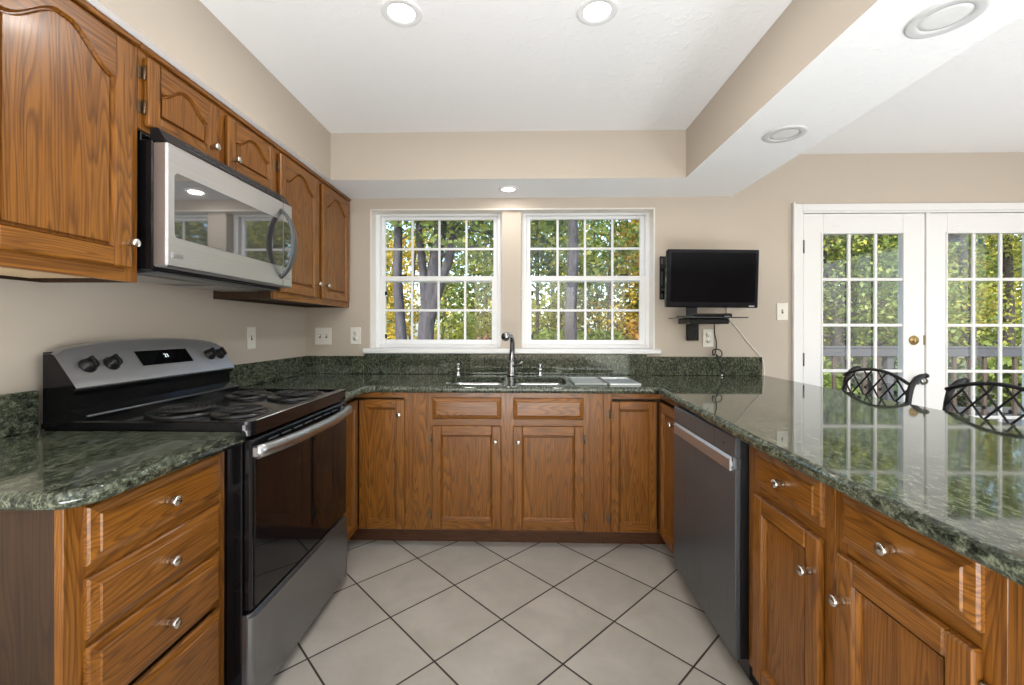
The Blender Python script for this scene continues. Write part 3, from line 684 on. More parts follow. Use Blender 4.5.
# ------------------------------------------------------------------ granite
def rounded(poly, radii, n=8):
    out = []; k = len(poly)
    for i in range(k):
        p, q, r = Vector(poly[i-1]), Vector(poly[i]), Vector(poly[(i+1) % k]); R = radii[i]
        if R <= 0: out.append((q.x, q.y)); continue
        d1 = (p-q).normalized(); d2 = (r-q).normalized(); ang = d1.angle(d2); L = R/math.tan(ang/2)
        c = q + (d1+d2).normalized()*(R/math.sin(ang/2)); s_ = q+d1*L; e = q+d2*L
        a0 = math.atan2(s_.y-c.y, s_.x-c.x); a1 = math.atan2(e.y-c.y, e.x-c.x); da = (a1-a0+PI) % (2*PI)-PI
        for j in range(n+1): a = a0+da*j/n; out.append((c.x+R*math.cos(a), c.y+R*math.sin(a)))
    return out
def slab(name, poly, z0, z1, holes=(), nose=True):
    """counter slab with a rounded edge; poly counter-clockwise"""
    bm = bmesh.new(); n = len(poly); h = (z1-z0)/2
    nor = []
    for i in range(n):
        p, q, r = Vector(poly[i-1]), Vector(poly[i]), Vector(poly[(i+1) % n]); d1 = (q-p).normalized(); d2 = (r-q).normalized()
        nn = Vector((d1.y, -d1.x)) + Vector((d2.y, -d2.x)); nn.normalize(); nor.append(nn)
    prof = [(h*(1-math.cos(a)), h*math.sin(a)) for a in [PI/2*k/4 for k in range(-4, 5)]]   # inset, height
    rings = []
    for ins, dz in prof:
        ins2 = min(ins, h)*0.75 if nose else 0
        rings.append([bm.verts.new((poly[i][0]-nor[i].x*ins2, poly[i][1]-nor[i].y*ins2, (z0+z1)/2+dz)) for i in range(n)])
    for a, c in zip(rings, rings[1:]):
        for i in range(n):
            f = bm.faces.new((a[i], a[(i+1) % n], c[(i+1) % n], c[i])); f.smooth = True
    tops = []; bots = []
    def edges(r): return [bm.edges.get((r[i], r[(i+1) % len(r)])) or bm.edges.new((r[i], r[(i+1) % len(r)])) for i in range(len(r))]
    tops += edges(rings[-1]); bots += edges(rings[0])
    for hl in holes:
        t_ = [bm.verts.new((x, y, z1)) for x, y in hl]; u_ = [bm.verts.new((x, y, z0)) for x, y in hl]
        for i in range(len(hl)): bm.faces.new((t_[i], t_[(i+1) % len(hl)], u_[(i+1) % len(hl)], u_[i]))
        tops += edges(t_); bots += edges(u_)
    bmesh.ops.triangle_fill(bm, use_beauty=True, edges=tops); bmesh.ops.triangle_fill(bm, use_beauty=True, edges=bots)
    bmesh.ops.recalc_face_normals(bm, faces=bm.faces)
    me = bpy.data.meshes.new(name); bm.to_mesh(me); bm.free(); me.materials.append(GRANITE)
    o = bpy.data.objects.new(name, me); C.objects.link(o); return o
CZ0, CZ1 = 0.8765, 0.914
o = slab('countertop', rounded([(XL+0.002, 0.818), (-0.866, 0.818), (-0.866, 1.332), (XL+0.002, 1.332)], [0, 0.075, 0, 0]), CZ0, CZ1)
tag(o, 'short green granite counter slab left of the range, over the drawer cabinet', 'countertop')
def rrect(x0, x1, y0, y1, r, n=5): return rounded([(x0, y0), (x1, y0), (x1, y1), (x0, y1)], [r]*4, n)
SK = [(-0.455, -0.115), (-0.055, 0.262)]; SY0, SY1 = 2.485, 2.875
main = rounded([(XL+0.002, 2.088), (-0.868, 2.088), (-0.868, 2.396), (0.745, 2.396), (0.692, 1.30), (0.692, 0.50), (1.682, 0.50), (1.682, YB-0.002), (XL+0.002, YB-0.002)],
               [0, 0.0, 0.05, 0.05, 0, 0.10, 0.10, 0, 0])
o = slab('countertop', main, CZ0, CZ1, [rrect(a, c, SY0, SY1, 0.05) for a, c in SK])
tag(o, 'long green granite worktop running under the windows and along the peninsula', 'countertop')
def splash(x0, x1, y0, y1, z1, label):
    b = MB(); b.box(x0, x1, y0, y1, CZ1+0.0005, z1, 0.003); tag(b.build('backsplash', GRANITE), label, 'backsplash')
splash(XL+0.001, XL+0.021, 0.818, 1.326, 1.041, 'green granite upstand on the left wall before the range')
splash(XL+0.001, XL+0.021, 2.0805, YB-0.0225, 1.041, 'green granite upstand on the left wall after the range')
splash(XL+0.001, WX0-0.035, YB-0.021, YB-0.001, 1.041, 'green granite upstand in the corner below the two outlets')
splash(WX0-0.034, 0.862, YB-0.021, YB-0.001, 1.0590, 'green granite upstand under the window sill, behind the faucet')
splash(0.863, 1.652, YB-0.021, YB-0.001, 1.043, 'green granite upstand under the television')

# sink
t = thing('sink', (-0.1, 2.68, 0.70), 'stainless steel double bowl sink set into the counter under the windows', 'sink')
for a, c in SK:
    m = MB(); rings = []
    for (ins, z) in ((-0.012, CZ0-0.001), (0.0, CZ0-0.001), (0.004, CZ0-0.02), (0.010, 0.735), (0.03, 0.712), (0.06, 0.706), (0.15, 0.704)):
        rings.append([(x, y, z) for x, y in rrect(a+ins, c-ins, SY0+ins, SY1-ins, max(0.05-ins*0.3, 0.012))])
    n = len(rings[0]); vs = [v for r in rings for v in r]
    fs = [(i*n+k, i*n+(k+1) % n, (i+1)*n+(k+1) % n, (i+1)*n+k) for i in range(len(rings)-1) for k in range(n)] + [tuple((len(rings)-1)*n+k for k in range(n))]
    m.add(vs, fs, 0, True); o = m.build('bowl', SINKSTEEL, t, recalc=False)
    d = MB(); d.lathe([(0.0, 0.0005), (0.026, 0.0005), (0.042, 0.004), (0.045, 0.001)], ((a+c)/2, (SY0+SY1)/2, 0.7045), (0, 0, 1), 20); d.build('drain', CHROME, o)

# faucet
t = thing('faucet', (-0.082, 2.94, CZ1), 'brushed nickel pull-out faucet behind the sink between the windows', 'faucet')
m = MB(); m.lathe([(0.0, 0.0005), (0.031, 0.0005), (0.032, 0.006), (0.026, 0.012), (0.022, 0.03), (0.022, 0.095), (0.019, 0.105)], (-0.078, 2.94, CZ1), (0, 0, 1), 24)
m.build('base', DARKCHROME, t)
pth = bez((-0.078, 2.94, CZ1+0.09), (-0.072, 2.94, CZ1+0.19), (-0.060, 2.925, CZ1+0.285), (-0.097, 2.80, CZ1+0.278), 16)
m = MB(); m.tube(pth, [0.020-0.006*i/16 for i in range(17)], 14); m.build('spout', DARKCHROME, t)
m = MB(); d = Vector((-0.035, -0.13, -0.020)).normalized(); m.lathe([(0.0, -0.01), (0.016, -0.01), (0.020, 0.01), (0.026, 0.045), (0.028, 0.070), (0.024, 0.078), (0.0, 0.079)], (-0.094, 2.815, CZ1+0.280), d, 20); m.build('spray_head', DARKCHROME, t)
m = MB(); m.tube([(-0.075, 2.935, CZ1+0.065), (-0.04, 2.90, CZ1+0.078), (0.0, 2.875, CZ1+0.10)], [0.009, 0.006, 0.007], 10); m.build('lever', DARKCHROME, t)
def dispenser(x, y, label):
    t = thing('soap_dispenser', (x, y, CZ1), label, 'dispenser', 'chrome posts beside the faucet')
    m = MB(); m.lathe([(0.0, 0.0005), (0.018, 0.0005), (0.018, 0.006), (0.011, 0.012), (0.010, 0.035), (0.014, 0.045), (0.010, 0.056)], (x, y, CZ1), (0, 0, 1), 18); m.build('base', CHROME, t)
    m = MB(); m.lathe([(0.0, 0.056), (0.007, 0.056), (0.006, 0.072), (0.0125, 0.075), (0.0125, 0.084), (0.0, 0.086)], (x, y, CZ1), (0, 0, 1), 16)
    m.tube([(x, y, CZ1+0.079), (x, y-0.02, CZ1+0.079), (x, y-0.04, CZ1+0.070)], 0.0055, 8); m.build('pump', CHROME, t)
dispenser(-0.440, 2.925, 'small chrome soap dispenser standing behind the left sink bowl'); dispenser(0.116, 2.925, 'small chrome soap dispenser standing behind the right sink bowl')

# two-section tray by the sink
t = thing('drain_tray', (0.49, 2.62, CZ1), 'flat pale two-section drain tray on the counter right of the sink', 'tray')
for x0, x1 in ((0.295, 0.478), (0.492, 0.672)):
    m = MB(); m.box(x0, x1, 2.465, 2.785, CZ1+0.0008, CZ1+0.006, 0.002)
    for (a, c, e, g) in ((x0, x0+0.006, 2.465, 2.785), (x1-0.006, x1, 2.465, 2.785), (x0+0.006, x1-0.006, 2.465, 2.471), (x0+0.006, x1-0.006, 2.779, 2.785)): m.box(a, c, e, g, CZ1+0.005, CZ1+0.012, 0.002)
    m.build('tray_section', plain('tray_glass', (0.42, 0.45, 0.44), 0.12) if x0 < 0.4 else SINKSTEEL, t)

# ------------------------------------------------------------------ range
def make_range():
    Y0, Y1 = 1.328, 2.078; XB, XF = -1.522, -0.868
    t = thing('range', ((XB+XF)/2, (Y0+Y1)/2, 0), 'black and steel electric coil range between the two left counters', 'range')
    b = MB(); b.box(XB, XF-0.012, Y0+0.003, Y1-0.003, 0.06, 0.915, 0.003); b.build('body', BLACKENAMEL, t)
    for x in (XB+0.06, XF-0.10):
        for y in (Y0+0.05, Y1-0.05): b = MB(); b.lathe([(0.0, 0), (0.018, 0), (0.018, 0.02), (0.010, 0.025), (0.010, 0.062)], (x, y, 0.0), (0, 0, 1), 12); b.build('foot', BLACKPLASTIC, t)
    b = MB()      # cooktop: tray with a raised rim
    b.prism([(x, y, 0.916) for x, y in rounded([(XB, Y0), (-0.853, Y0), (-0.853, Y1), (XB, Y1)], [0, 0.032, 0.032, 0], 6)], (0, 0, 0.018))
    b.prism([(x, y, 0.898) for x, y in rounded([(-0.885, Y0+0.004), (-0.850, Y0+0.004), (-0.850, Y1-0.004), (-0.885, Y1-0.004)], [0, 0.030, 0.030, 0], 6)], (0, 0, 0.045)); b.box(XB, -0.884, Y0, Y0+0.014, 0.930, 0.943, 0.004); b.box(XB, -0.884, Y1-0.014, Y1, 0.930, 0.943, 0.004)
    b.build('cooktop', BLACKENAMEL, t)
    b = MB(); b.tube([(-0.8525, Y0+0.035, 0.9432), (-0.8525, Y1-0.035, 0.9432)], 0.0022, 8); b.build('edge_highlight', STEEL_Y, t)  # thin steel tube drawn for the highlight along the cooktop's front edge
    for (x, y, R) in ((-1.205, 1.515, 0.098), (-0.995, 1.505, 0.076), (-1.215, 1.885, 0.076), (-1.000, 1.885, 0.098)):
        b = MB(); b.lathe([(R*0.25, 0.9362), (R*0.9, 0.9365), (R+0.010, 0.9435), (R+0.017, 0.9445), (R+0.017, 0.9350)], (x, y, 0), (0, 0, 1), 36, cap=False); bn = b.build('burner', DRIP, t)
        pts = []; turns = 4.5; n = int(turns*28)
        for k in range(n+1):
            a = 2*PI*turns*k/n; r = 0.022+(R-0.030)*k/n; pts.append((x+r*math.cos(a), y+r*math.sin(a), 0.9515))
        c_ = MB(); c_.tube(pts, 0.0052, 8); c_.build('coil', COIL, bn)
        c_ = MB(); c_.lathe([(0.0, 0.940), (0.017, 0.940), (0.017, 0.951), (0.0, 0.952)], (x, y, 0), (0, 0, 1), 16)
        for k in range(3):
            a = 2*PI*k/3+0.5; c_.tube([(x+0.012*math.cos(a), y+0.012*math.sin(a), 0.944), (x+(R+0.004)*math.cos(a), y+(R+0.004)*math.sin(a), 0.945)], 0.003, 6)
        c_.build('coil_support', COIL, bn)
    # riser and sloped console
    def cx(z): return -1.412+(z-1.045)*(-0.0875/0.125)
    b = MB(); b.prism([(XB, Y0+0.004, 0.930), (-1.385, Y0+0.004, 0.930), (-1.385, Y0+0.004, 0.955), (-1.432, Y0+0.004, 0.975), (-1.432, Y0+0.004, 1.02), (-1.414, Y0+0.004, 1.035), (-1.414, Y0+0.004, 1.046), (cx(1.162)-0.004, Y0+0.004, 1.162), (XB, Y0+0.004, 1.160)], (0, Y1-Y0-0.008, 0)); b.build('riser', BLACKENAMEL, t)
    b = MB(); b.tube([(-1.386, Y0+0.012, 0.956), (-1.386, Y1-0.012, 0.956)], 0.004, 8); b.build('riser_highlight', STEEL_Z, t)  # tube drawn for the highlight line on the cooktop's back lip
    n = 20; vs = []; fs = []
    def ztop(k): u = 2*k/n-1; return 1.196-0.030*abs(u)**2.4-(0.010 if k in (0, n) else 0)
    for k in range(n+1):
        y = Y0+(Y1-Y0)*k/n; z1 = ztop(k); z0 = 1.043
        rows = [(cx(z0)-0.006, z0-0.004), (cx(z0), z0), (cx(z0+0.004)+0.004, z0+0.004), (cx(z1-0.006)+0.004, z1-0.006), (cx(z1)-0.004, z1), (XB+0.004, z1-0.003), (XB+0.004, z0)]
        vs += [(x, y, z) for x, z in rows]
    q = 7
    for k in range(n):
        for j in range(q): fs.append((k*q+j, k*q+(j+1) % q, (k+1)*q+(j+1) % q, (k+1)*q+j))
    b = MB(); b.add(vs, fs); b.add(vs[:q], [tuple(range(q))], 1); b.add(vs[-q:], [tuple(range(q))], 1); con = b.build('control_console', [STEEL_CONSOLE, BLACKENAMEL], t)
    nrm = Vector((0.125, 0, 0.0875)).normalized()
    up = Vector((-0.0875, 0, 0.125)).normalized()
    def cp(y, z, o=0.0): return Vector((cx(z)+0.0042, y, z)) + nrm*o
    for (y, z) in ((1.405, 1.110), (1.490, 1.111), (1.968, 1.113), (2.030, 1.112)):
        b = MB(); b.lathe([(0.0, -0.001), (0.026, -0.001), (0.026, 0.006), (0.023, 0.009), (0.020, 0.024), (0.019, 0.026), (0.0, 0.027)], cp(y, z), nrm, 20)
        g = Fr(cp(y, z, 0.022), (0, 1, 0), nrm); g.v = up; b.fbox(g, -0.0055, 0.0055, -0.021, 0.021, 0, 0.014, 0.003); b.build('knob', BLACKPLASTIC, con)
    g = Fr(cp(1.73, 1.118, 0.0005), (0, 1, 0), nrm); g.v = up
    b = MB(); b.fbox(g, -0.125, 0.125, -0.030, 0.036, 0, 0.0015, 0.0006); disp = b.build('display', BLACKGLASS, con)
    def text(s_, size, p, parent, mat, u=(0, 1, 0), v=None, w=None):
        cu = bpy.data.curves.new('lettering', 'FONT'); cu.body = s_; cu.size = size; cu.extrude = 0.0003; cu.align_x = 'CENTER'; cu.align_y = 'CENTER'
        tmp = bpy.data.objects.new('lettering', cu); C.objects.link(tmp); dg = bpy.context.evaluated_depsgraph_get(); me = bpy.data.meshes.new_from_object(tmp.evaluated_get(dg))
        bpy.data.objects.remove(tmp); o = bpy.data.objects.new('lettering', me); C.objects.link(o); me.materials.clear(); me.materials.append(mat)
        M = Matrix((Vector(u), Vector(v), Vector(w))).transposed().to_4x4(); M.translation = Vector(p)-wloc(parent)
        o.parent = parent; o.matrix_local = M
        return o
    make_range.text = text
    text('21', 0.024, cp(1.735, 1.124, 0.0025), disp, LEDDIGIT, (0, 1, 0), up, nrm)
    # oven door
    XD = -0.853
    d = MB(); d.box(XF-0.010, XD, Y0+0.006, Y1-0.006, 0.345, 0.886, 0.006); dr = d.build('oven_door', BLACKENAMEL, t)
    d = MB(); d.box(XD-0.001, XD+0.0035, Y0+0.022, Y1-0.022, 0.352, 0.835, 0.002); d.build('door_glass', BLACKGLASS, dr)
    d = MB()
    for k in range(7):
        yy = Y0+0.10+k*0.080; d.box(XD-0.001, XD+0.0025, yy, yy+0.060, 0.862, 0.867, 0.0008)
    d.build('vent_slot', STEEL_Z, dr)
    # bowed steel handle
    n = 24; vs = []; fs = []
    for k in range(n+1):
        u = 2*k/n-1; y = Y0+0.014+(Y1-Y0-0.028)*k/n; xo = XD+0.016+0.036*(1-abs(u)**2.2)
        prof = [(-0.008, 0.826), (0.0, 0.824), (0.012, 0.830), (0.015, 0.846), (0.012, 0.862), (0.0, 0.868), (-0.008, 0.866)]
        vs += [(xo+px_, y, pz) for px_, pz in prof]
    q = 7
    for k in range(n):
        for j in range(q): fs.append((k*q+j, k*q+(j+1) % q, (k+1)*q+(j+1) % q, (k+1)*q+j))
    fs += [tuple(range(q)), tuple(n*q+j for j in range(q))]
    d = MB(); d.add(vs, fs, 0, True); d.box(XD-0.001, XD+0.020, Y0+0.012, Y0+0.040, 0.828, 0.864, 0.004); d.box(XD-0.001, XD+0.020, Y1-0.040, Y1-0.012, 0.828, 0.864, 0.004)
    d.build('handle', STEEL_Y, dr)
    # storage drawer with rounded ends
    pl = rounded([(XF-0.011, Y0+0.004), (-0.845, Y0+0.004), (-0.845, Y1-0.004), (XF-0.011, Y1-0.004)], [0, 0.020, 0.020, 0], 6)
    d = MB(); d.prism([(x, y, 0.055) for x, y in pl], (0, 0, 0.270), 0); d.prism([(x+(-0.010 if x > -0.86 else 0), y, 0.325) for x, y in pl], (0, 0, 0.011), 0)
    d.build('storage_drawer', STEEL_DRAWER, t)
make_range(); text = make_range.text

# ------------------------------------------------------------------ microwave
def make_microwave():
    Y0, Y1 = 1.366, 2.113; XF = -1.150
    t = thing('microwave', (-1.34, 1.75, 1.42), 'steel over-the-range microwave hung under the short wall cabinet', 'microwave')
    b = MB(); b.box(XL+0.003, XF-0.050, Y0+0.002, Y1-0.002, 1.425, 1.850, 0.004); b.box(XL+0.003, -1.24, Y0+0.004, Y1-0.004, 1.850, UM-0.001, 0.002); b.build('body', BLACKENAMEL, t)
    d = MB(); d.box(XF-0.049, XF, Y0, Y1+0.012, 1.437, 1.843, 0.006); dr = d.build('door', STEEL_CONSOLE, t)
    yw1 = 2.036
    pl = rounded([(Y0+0.030, 1.537), (yw1, 1.532), (yw1, 1.752), (Y0+0.030, 1.752)], [0.015]*4, 5)
    d = MB(); d.prism([(XF-0.001, y, z) for y, z in pl], (0.0028, 0, 0)); d.build('door_window', MIRRORGLASS, dr)
    d = MB(); d.box(XF-0.0005, XF+0.0010, 2.0405, 2.0425, 1.440, 1.840); d.build('panel_seam', SLOT, dr)
    d = MB(); d.box(XF-0.001, XF+0.0022, 2.047, 2.110, 1.532, 1.752, 0.0008); d.build('control_panel', MIRRORGLASS, dr)
    # bowed handle
    pts = bez((XF-0.002, 2.027, 1.478), (XF+0.085, 2.027, 1.545), (XF+0.085, 2.027, 1.735), (XF-0.002, 2.027, 1.800), 24)
    n = len(pts); vs = []; fs = []
    for i, p in enumerate(pts):
        a, c = pts[max(i-1, 0)], pts[min(i+1, n-1)]; tg = (c-a).normalized(); nn = Vector((tg.z, 0, -tg.x)); s_ = math.sin(PI*i/(n-1))
        w = 0.014+0.009*s_; h = 0.0075
        for k in range(10):
            an = 2*PI*k/10; vs.append(p + Vector((0, 1, 0))*w*math.cos(an) + nn*h*math.sin(an))
    for i in range(n-1):
        for k in range(10): fs.append((i*10+k, i*10+(k+1) % 10, (i+1)*10+(k+1) % 10, (i+1)*10+k))
    fs += [tuple(range(10)), tuple((n-1)*10+k for k in range(10))]
    d = MB(); d.add(vs, fs, 0, True); d.build('handle', STEEL_Z, dr)
    # vent grille along the top, leaning back
    d = MB(); d.prism([(XF-0.045, Y0+0.002, 1.8445), (XF-0.004, Y0+0.002, 1.8445), (XF-0.032, Y0+0.002, 1.887), (-1.208, Y0+0.002, 1.887), (-1.208, Y0+0.002, 1.851), (XF-0.049, Y0+0.002, 1.851)], (0, Y1-Y0-0.004, 0)); gr = d.build('vent_grille', BLACKPLASTIC, t)
    d = MB(); k = 0
    up = Vector((-0.028, 0, 0.0425)).normalized(); nr = Vector((0.0425, 0, 0.028)).normalized()
    g = Fr((XF-0.004, 0, 1.8445), (0, 1, 0), nr); g.v = up
    for k in range(16):
        y = Y0+0.10+k*0.038; d.fbox(g, y, y+0.026, 0.010, 0.015, 0.0, 0.0025, 0.0006); d.fbox(g, y, y+0.026, 0.030, 0.035, 0.0, 0.0025, 0.0006)
    d.build('grille_slat', STEEL_Z, gr)
    d = MB(); d.box(XL+0.05, XF-0.056, Y0+0.03, Y1-0.03, 1.418, 1.426, 0.002); d.build('underside_panel', STEEL_Z, t)
    d = MB()
    for y0, y1 in ((Y0+0.06, Y0+0.32), (Y1-0.32, Y1-0.06)): d.box(-1.46, -1.28, y0, y1, 1.414, 1.4185, 0.001)
    d.build('grease_filter', STEEL_Y, t)
    d = MB(); d.box(XF-0.001, XF+0.002, Y0+0.016, Y0+0.066, 1.466, 1.485, 0.001); bd = d.build('badge', GREYTXT, dr)
    d = MB(); d.box(XF+0.0015, XF+0.0026, Y0+0.026, Y0+0.064, 1.469, 1.482, 0.0004); d.build('badge_plate', STEEL_Y, bd)
    text('LG', 0.036, (XF+0.0008, 2.080, 1.485), dr, GREYTXT, (0, 1, 0), (0, 0, 1), (1, 0, 0))
make_microwave()

# ------------------------------------------------------------------ dishwasher
def make_dishwasher():
    Y0, Y1 = 1.497, 2.099; XF = 0.728
    t = thing('dishwasher', (1.0, 1.8, 0), 'dark stainless steel dishwasher under the peninsula counter', 'dishwasher')
    b = MB(); b.box(0.780, 1.36, Y0+0.004, Y1-0.002, 0.03, 0.868, 0.002); b.build('body', BLACKPLASTIC, t)
    b = MB(); b.box(0.80, 0.815, Y0+0.004, Y1-0.004, 0.002, 0.10, 0.001); b.build('kick_plate', BLACKPLASTIC, t)
    d = MB(); d.box(XF, XF+0.018, Y0, Y1, 0.102, 0.757, 0.003); d.box(XF+0.004, XF+0.018, Y0, Y1, 0.757, 0.793); d.box(XF, XF+0.018, Y0, Y1, 0.793, 0.866, 0.003); dr = d.build('door', STEEL_Z, t)
    d = MB(); d.box(XF+0.0185, 0.7795, Y0+0.001, Y1-0.001, 0.104, 0.864, 0.002); d.build('door_liner', BLACKPLASTIC, dr)
    d = MB(); d.prism([(XF+0.001, Y0+0.030, 0.757), (XF+0.001, Y0+0.030, 0.778), (XF+0.010, Y0+0.030, 0.757)], (0, Y1-Y0-0.045, 0)); d.prism([(XF-0.006, Y0+0.030, 0.742), (XF+0.001, Y0+0.030, 0.742), (XF+0.001, Y0+0.030, 0.791), (XF-0.006, Y0+0.030, 0.781)], (0, Y1-Y0-0.045, 0)); d.build('handle', STEEL_CONSOLE, dr)
    d = MB(); d.box(XF-0.0012, XF+0.001, Y0+0.082, Y0+0.092, 0.822, 0.830, 0.0005); d.build('indicator_button', BLACKPLASTIC, dr)
make_dishwasher()

# ------------------------------------------------------------------ recessed lights
def downlight(x, y, z, R, lit, label, power=0.0, trim=TRIMGREY):
    t = thing('recessed_light', (x, y, z), label, 'ceiling light')
    m = MB(); m.lathe([(R*0.66, 0.001), (R*0.70, -0.006), (R*0.80, -0.004), (R*0.92, -0.007), (R, -0.004), (R, 0.001)], (x, y, z-0.001), (0, 0, 1), 40, cap=False); m.build('trim_ring', trim, t)
    m = MB(); m.lathe([(0.0, -0.002), (R*0.5, -0.003), (R*0.67, -0.001), (R*0.67, 0.0005), (0.0, 0.0005)], (x, y, z-0.001), (0, 0, 1), 32); m.build('lens', LAMPGLOW if lit else LENS, t)
    if lit:
        l = bpy.data.lights.new('downlight_lamp', 'AREA'); l.shape = 'DISK'; l.size = R*1.2; l.energy = power; l.color = (1.0, 0.96, 0.91)
        o = bpy.data.objects.new('downlight_lamp', l); C.objects.link(o); o.parent = t; o.location = (0, 0, -0.010)
downlight(-0.466, 1.640, ZC, 0.076, True, 'lit recessed light in the raised ceiling, above the range side', LAMP_TRAY, WHITE)
downlight(0.280, 1.650, ZC, 0.076, True, 'lit recessed light in the raised ceiling, on the peninsula side', LAMP_TRAY, WHITE)
downlight(-0.097, 2.846, ZS, 0.066, True, 'lit recessed light in the lowered soffit above the windows', LAMP_SOFFIT, WHITE)
downlight(1.232, 2.068, ZS, 0.090, False, 'unlit recessed light in the beam, nearer the french doors')
downlight(1.240, 1.302, ZS, 0.090, False, 'unlit recessed light in the beam, nearer the camera above the peninsula')

# ------------------------------------------------------------------ outlets and switches
def plate(fr, a, b_, w, h, kind, label, cat):
    t = thing('wall_outlet' if kind != 'switch' and kind != 'double' else 'light_switch', fr.p(a, b_, 0), label, cat)
    m = MB(); m.fbox(fr, a-w/2, a+w/2, b_-h/2, b_+h/2, 0.0003, 0.006, 0.002); pl = m.build('cover_plate', PLASTIC, t)
    if kind == 'duplex':
        for s_ in (-1, 1):
            m = MB(); m.lathe([(0.0, 0.006), (0.0165, 0.006), (0.0165, 0.0078), (0.0, 0.008)], fr.p(a, b_+s_*0.0195, 0), fr.w, 20); r = m.build('receptacle', PLASTIC, t)
            m = MB(); c = b_+s_*0.0195
            m.fbox(fr, a-0.008, a-0.0055, c-0.002, c+0.007, 0.0078, 0.0084); m.fbox(fr, a+0.0055, a+0.008, c-0.002, c+0.006, 0.0078, 0.0084); m.lathe([(0, 0.0078), (0.0028, 0.0078), (0.0028, 0.0084), (0, 0.0084)], fr.p(a, c-0.008, 0), fr.w, 10); m.build('slot', SLOT, r)
    else:
        for da in ((-0.023, 0.023) if kind == 'double' else (0,)):
            m = MB(); m.fbox(fr, a+da-0.006, a+da+0.006, b_-0.013, b_+0.013, 0.0055, 0.0068, 0.0004); k = m.build('switch_slot', SLOT, t)
            m = MB(); m.fbox(fr, a+da-0.004, a+da+0.004, b_-0.002, b_+0.010, 0.0065, 0.016, 0.002); m.build('toggle', PLASTIC, k)
    return t
FWB = Fr((0, YB, 0), (1, 0, 0), (0, -1, 0)); FWL = Fr((XL, 0, 0), (0, 1, 0), (1, 0, 0))
plate(FWL, 2.416, 1.181, 0.076, 0.124, 'switch', 'ivory single switch plate on the left wall past the range', 'switch')
plate(FWB, -1.420, 1.180, 0.118, 0.122, 'double', 'ivory double switch plate in the corner under the wall cabinet', 'switch')
plate(FWB, -1.188, 1.184, 0.074, 0.120, 'duplex', 'ivory duplex outlet between the double switch and the window', 'outlet')
plate(FWB, 1.288, 1.172, 0.074, 0.122, 'duplex', 'ivory duplex outlet below the television', 'outlet')
plate(FWB, 1.796, 1.357, 0.078, 0.120, 'switch', 'ivory single switch plate beside the french doors', 'switch')

# ------------------------------------------------------------------ television corner
def make_tv():
    Y = 2.745; x0, x1, z0, z1 = 0.902, 1.482, 1.370, 1.736
    t = thing('television', (1.2, Y, 1.31), 'small black flat screen television on a wall shelf by the windows', 'television')
    cxm, czm = (x0+x1)/2, (z0+z1)/2; a = 0.026
    ca, sa = math.cos(a), math.sin(a)
    class T(Fr):
        def p(s, u, v, w): return Vector((cxm+u*ca+v*sa, Y-w+0.03*u, czm-u*sa*0.25+v*ca))
    fr = T((0, 0, 0), (1, 0, 0), (0, -1, 0)); hw, hh = (x1-x0)/2, (z1-z0)/2
    b = MB(); b.fbox(fr, -hw, hw, -hh, hh, -0.035, 0.004, 0.006); b.fbox(fr, -hw*0.7, hw*0.7, -hh*0.7, hh*0.6, -0.062, -0.034, 0.012); cs = b.build('casing', BEZEL, t)
    b = MB(); b.fbox(fr, -hw+0.026, hw-0.022, -hh+0.034, hh-0.020, 0.003, 0.0048, 0.0006); b.build('screen', SCREEN, t)
    b = MB(); b.fbox(fr, hw-0.060, hw-0.026, -hh+0.006, -hh+0.014, 0.0038, 0.0052, 0.0004); b.build('maker_badge', GREYTXT, cs)
    b = MB(); b.fbox(fr, -0.155, -0.085, -hh-0.055, -hh+0.01, -0.028, -0.012, 0.004); b.build('neck', BLACKPLASTIC, t)
    b = MB(); b.prism([(1.00, Y+0.10, 1.3105), (1.05, Y-0.055, 1.3105), (1.24, Y-0.055, 1.3105), (1.29, Y+0.10, 1.3105)], (0, 0, 0.010)); b.build('foot', BEZEL, t)
make_tv()
t = thing('wall_shelf', (1.24, 3.0, 1.30), 'dark glass component shelf with black bracket under the television', 'shelf')
b = MB(); b.box(1.000, 1.372, 2.66, 3.00, 1.303, 1.310, 0.002); b.build('shelf_board', GLASSBLACK, t)
b = MB(); b.box(1.072, 1.322, 2.80, 3.012, 1.268, 1.3025, 0.004); b.build('bracket', BLACKPLASTIC, t)
b = MB(); b.box(1.135, 1.215, 3.012, YB-0.001, 1.155, 1.300, 0.003); b.box(1.158, 1.166, 3.008, 3.014, 1.165, 1.29, 0.001); b.box(1.185, 1.193, 3.008, 3.014, 1.165, 1.29, 0.001); b.build('wall_rail', BLACKPLASTIC, t)
t = thing('media_player', (1.25, 2.90, 1.31), 'slim black media box on the glass shelf behind the television foot', 'media player')
b = MB(); b.box(1.135, 1.375, 2.87, 2.995, 1.3115, 1.338, 0.005); b.build('casing', BLACKPLASTIC, t)
b = MB(); b.box(1.150, 1.360, 2.868, 2.871, 1.316, 1.322, 0.001); b.build('front_slot', GREYTXT, t)
t = thing('wall_mount', (0.98, YB, 1.55), 'black slotted wall bracket half hidden behind the television', 'bracket')
b = MB(); b.box(0.952, 1.015, YB-0.014, YB-0.0005, 1.440, 1.740, 0.003); b.build('mounting_plate', BLACKPLASTIC, t)
b = MB()
for z in (1.505, 1.66): b.lathe([(0.0, 0), (0.018, 0), (0.018, 0.012), (0.0, 0.014)], (0.970, YB-0.014, z), (0, -1, 0), 16)
b.build('bolt_cap', BLACKENAMEL, t)
b = MB(); b.box(0.959, 0.969, YB-0.018, YB-0.0138, 1.535, 1.635, 0.001); b.box(0.959, 0.969, YB-0.018, YB-0.0138, 1.45, 1.48, 0.001); b.box(0.959, 0.969, YB-0.018, YB-0.0138, 1.685, 1.725, 0.001); b.build('slot_rib', STEEL_Z, t)
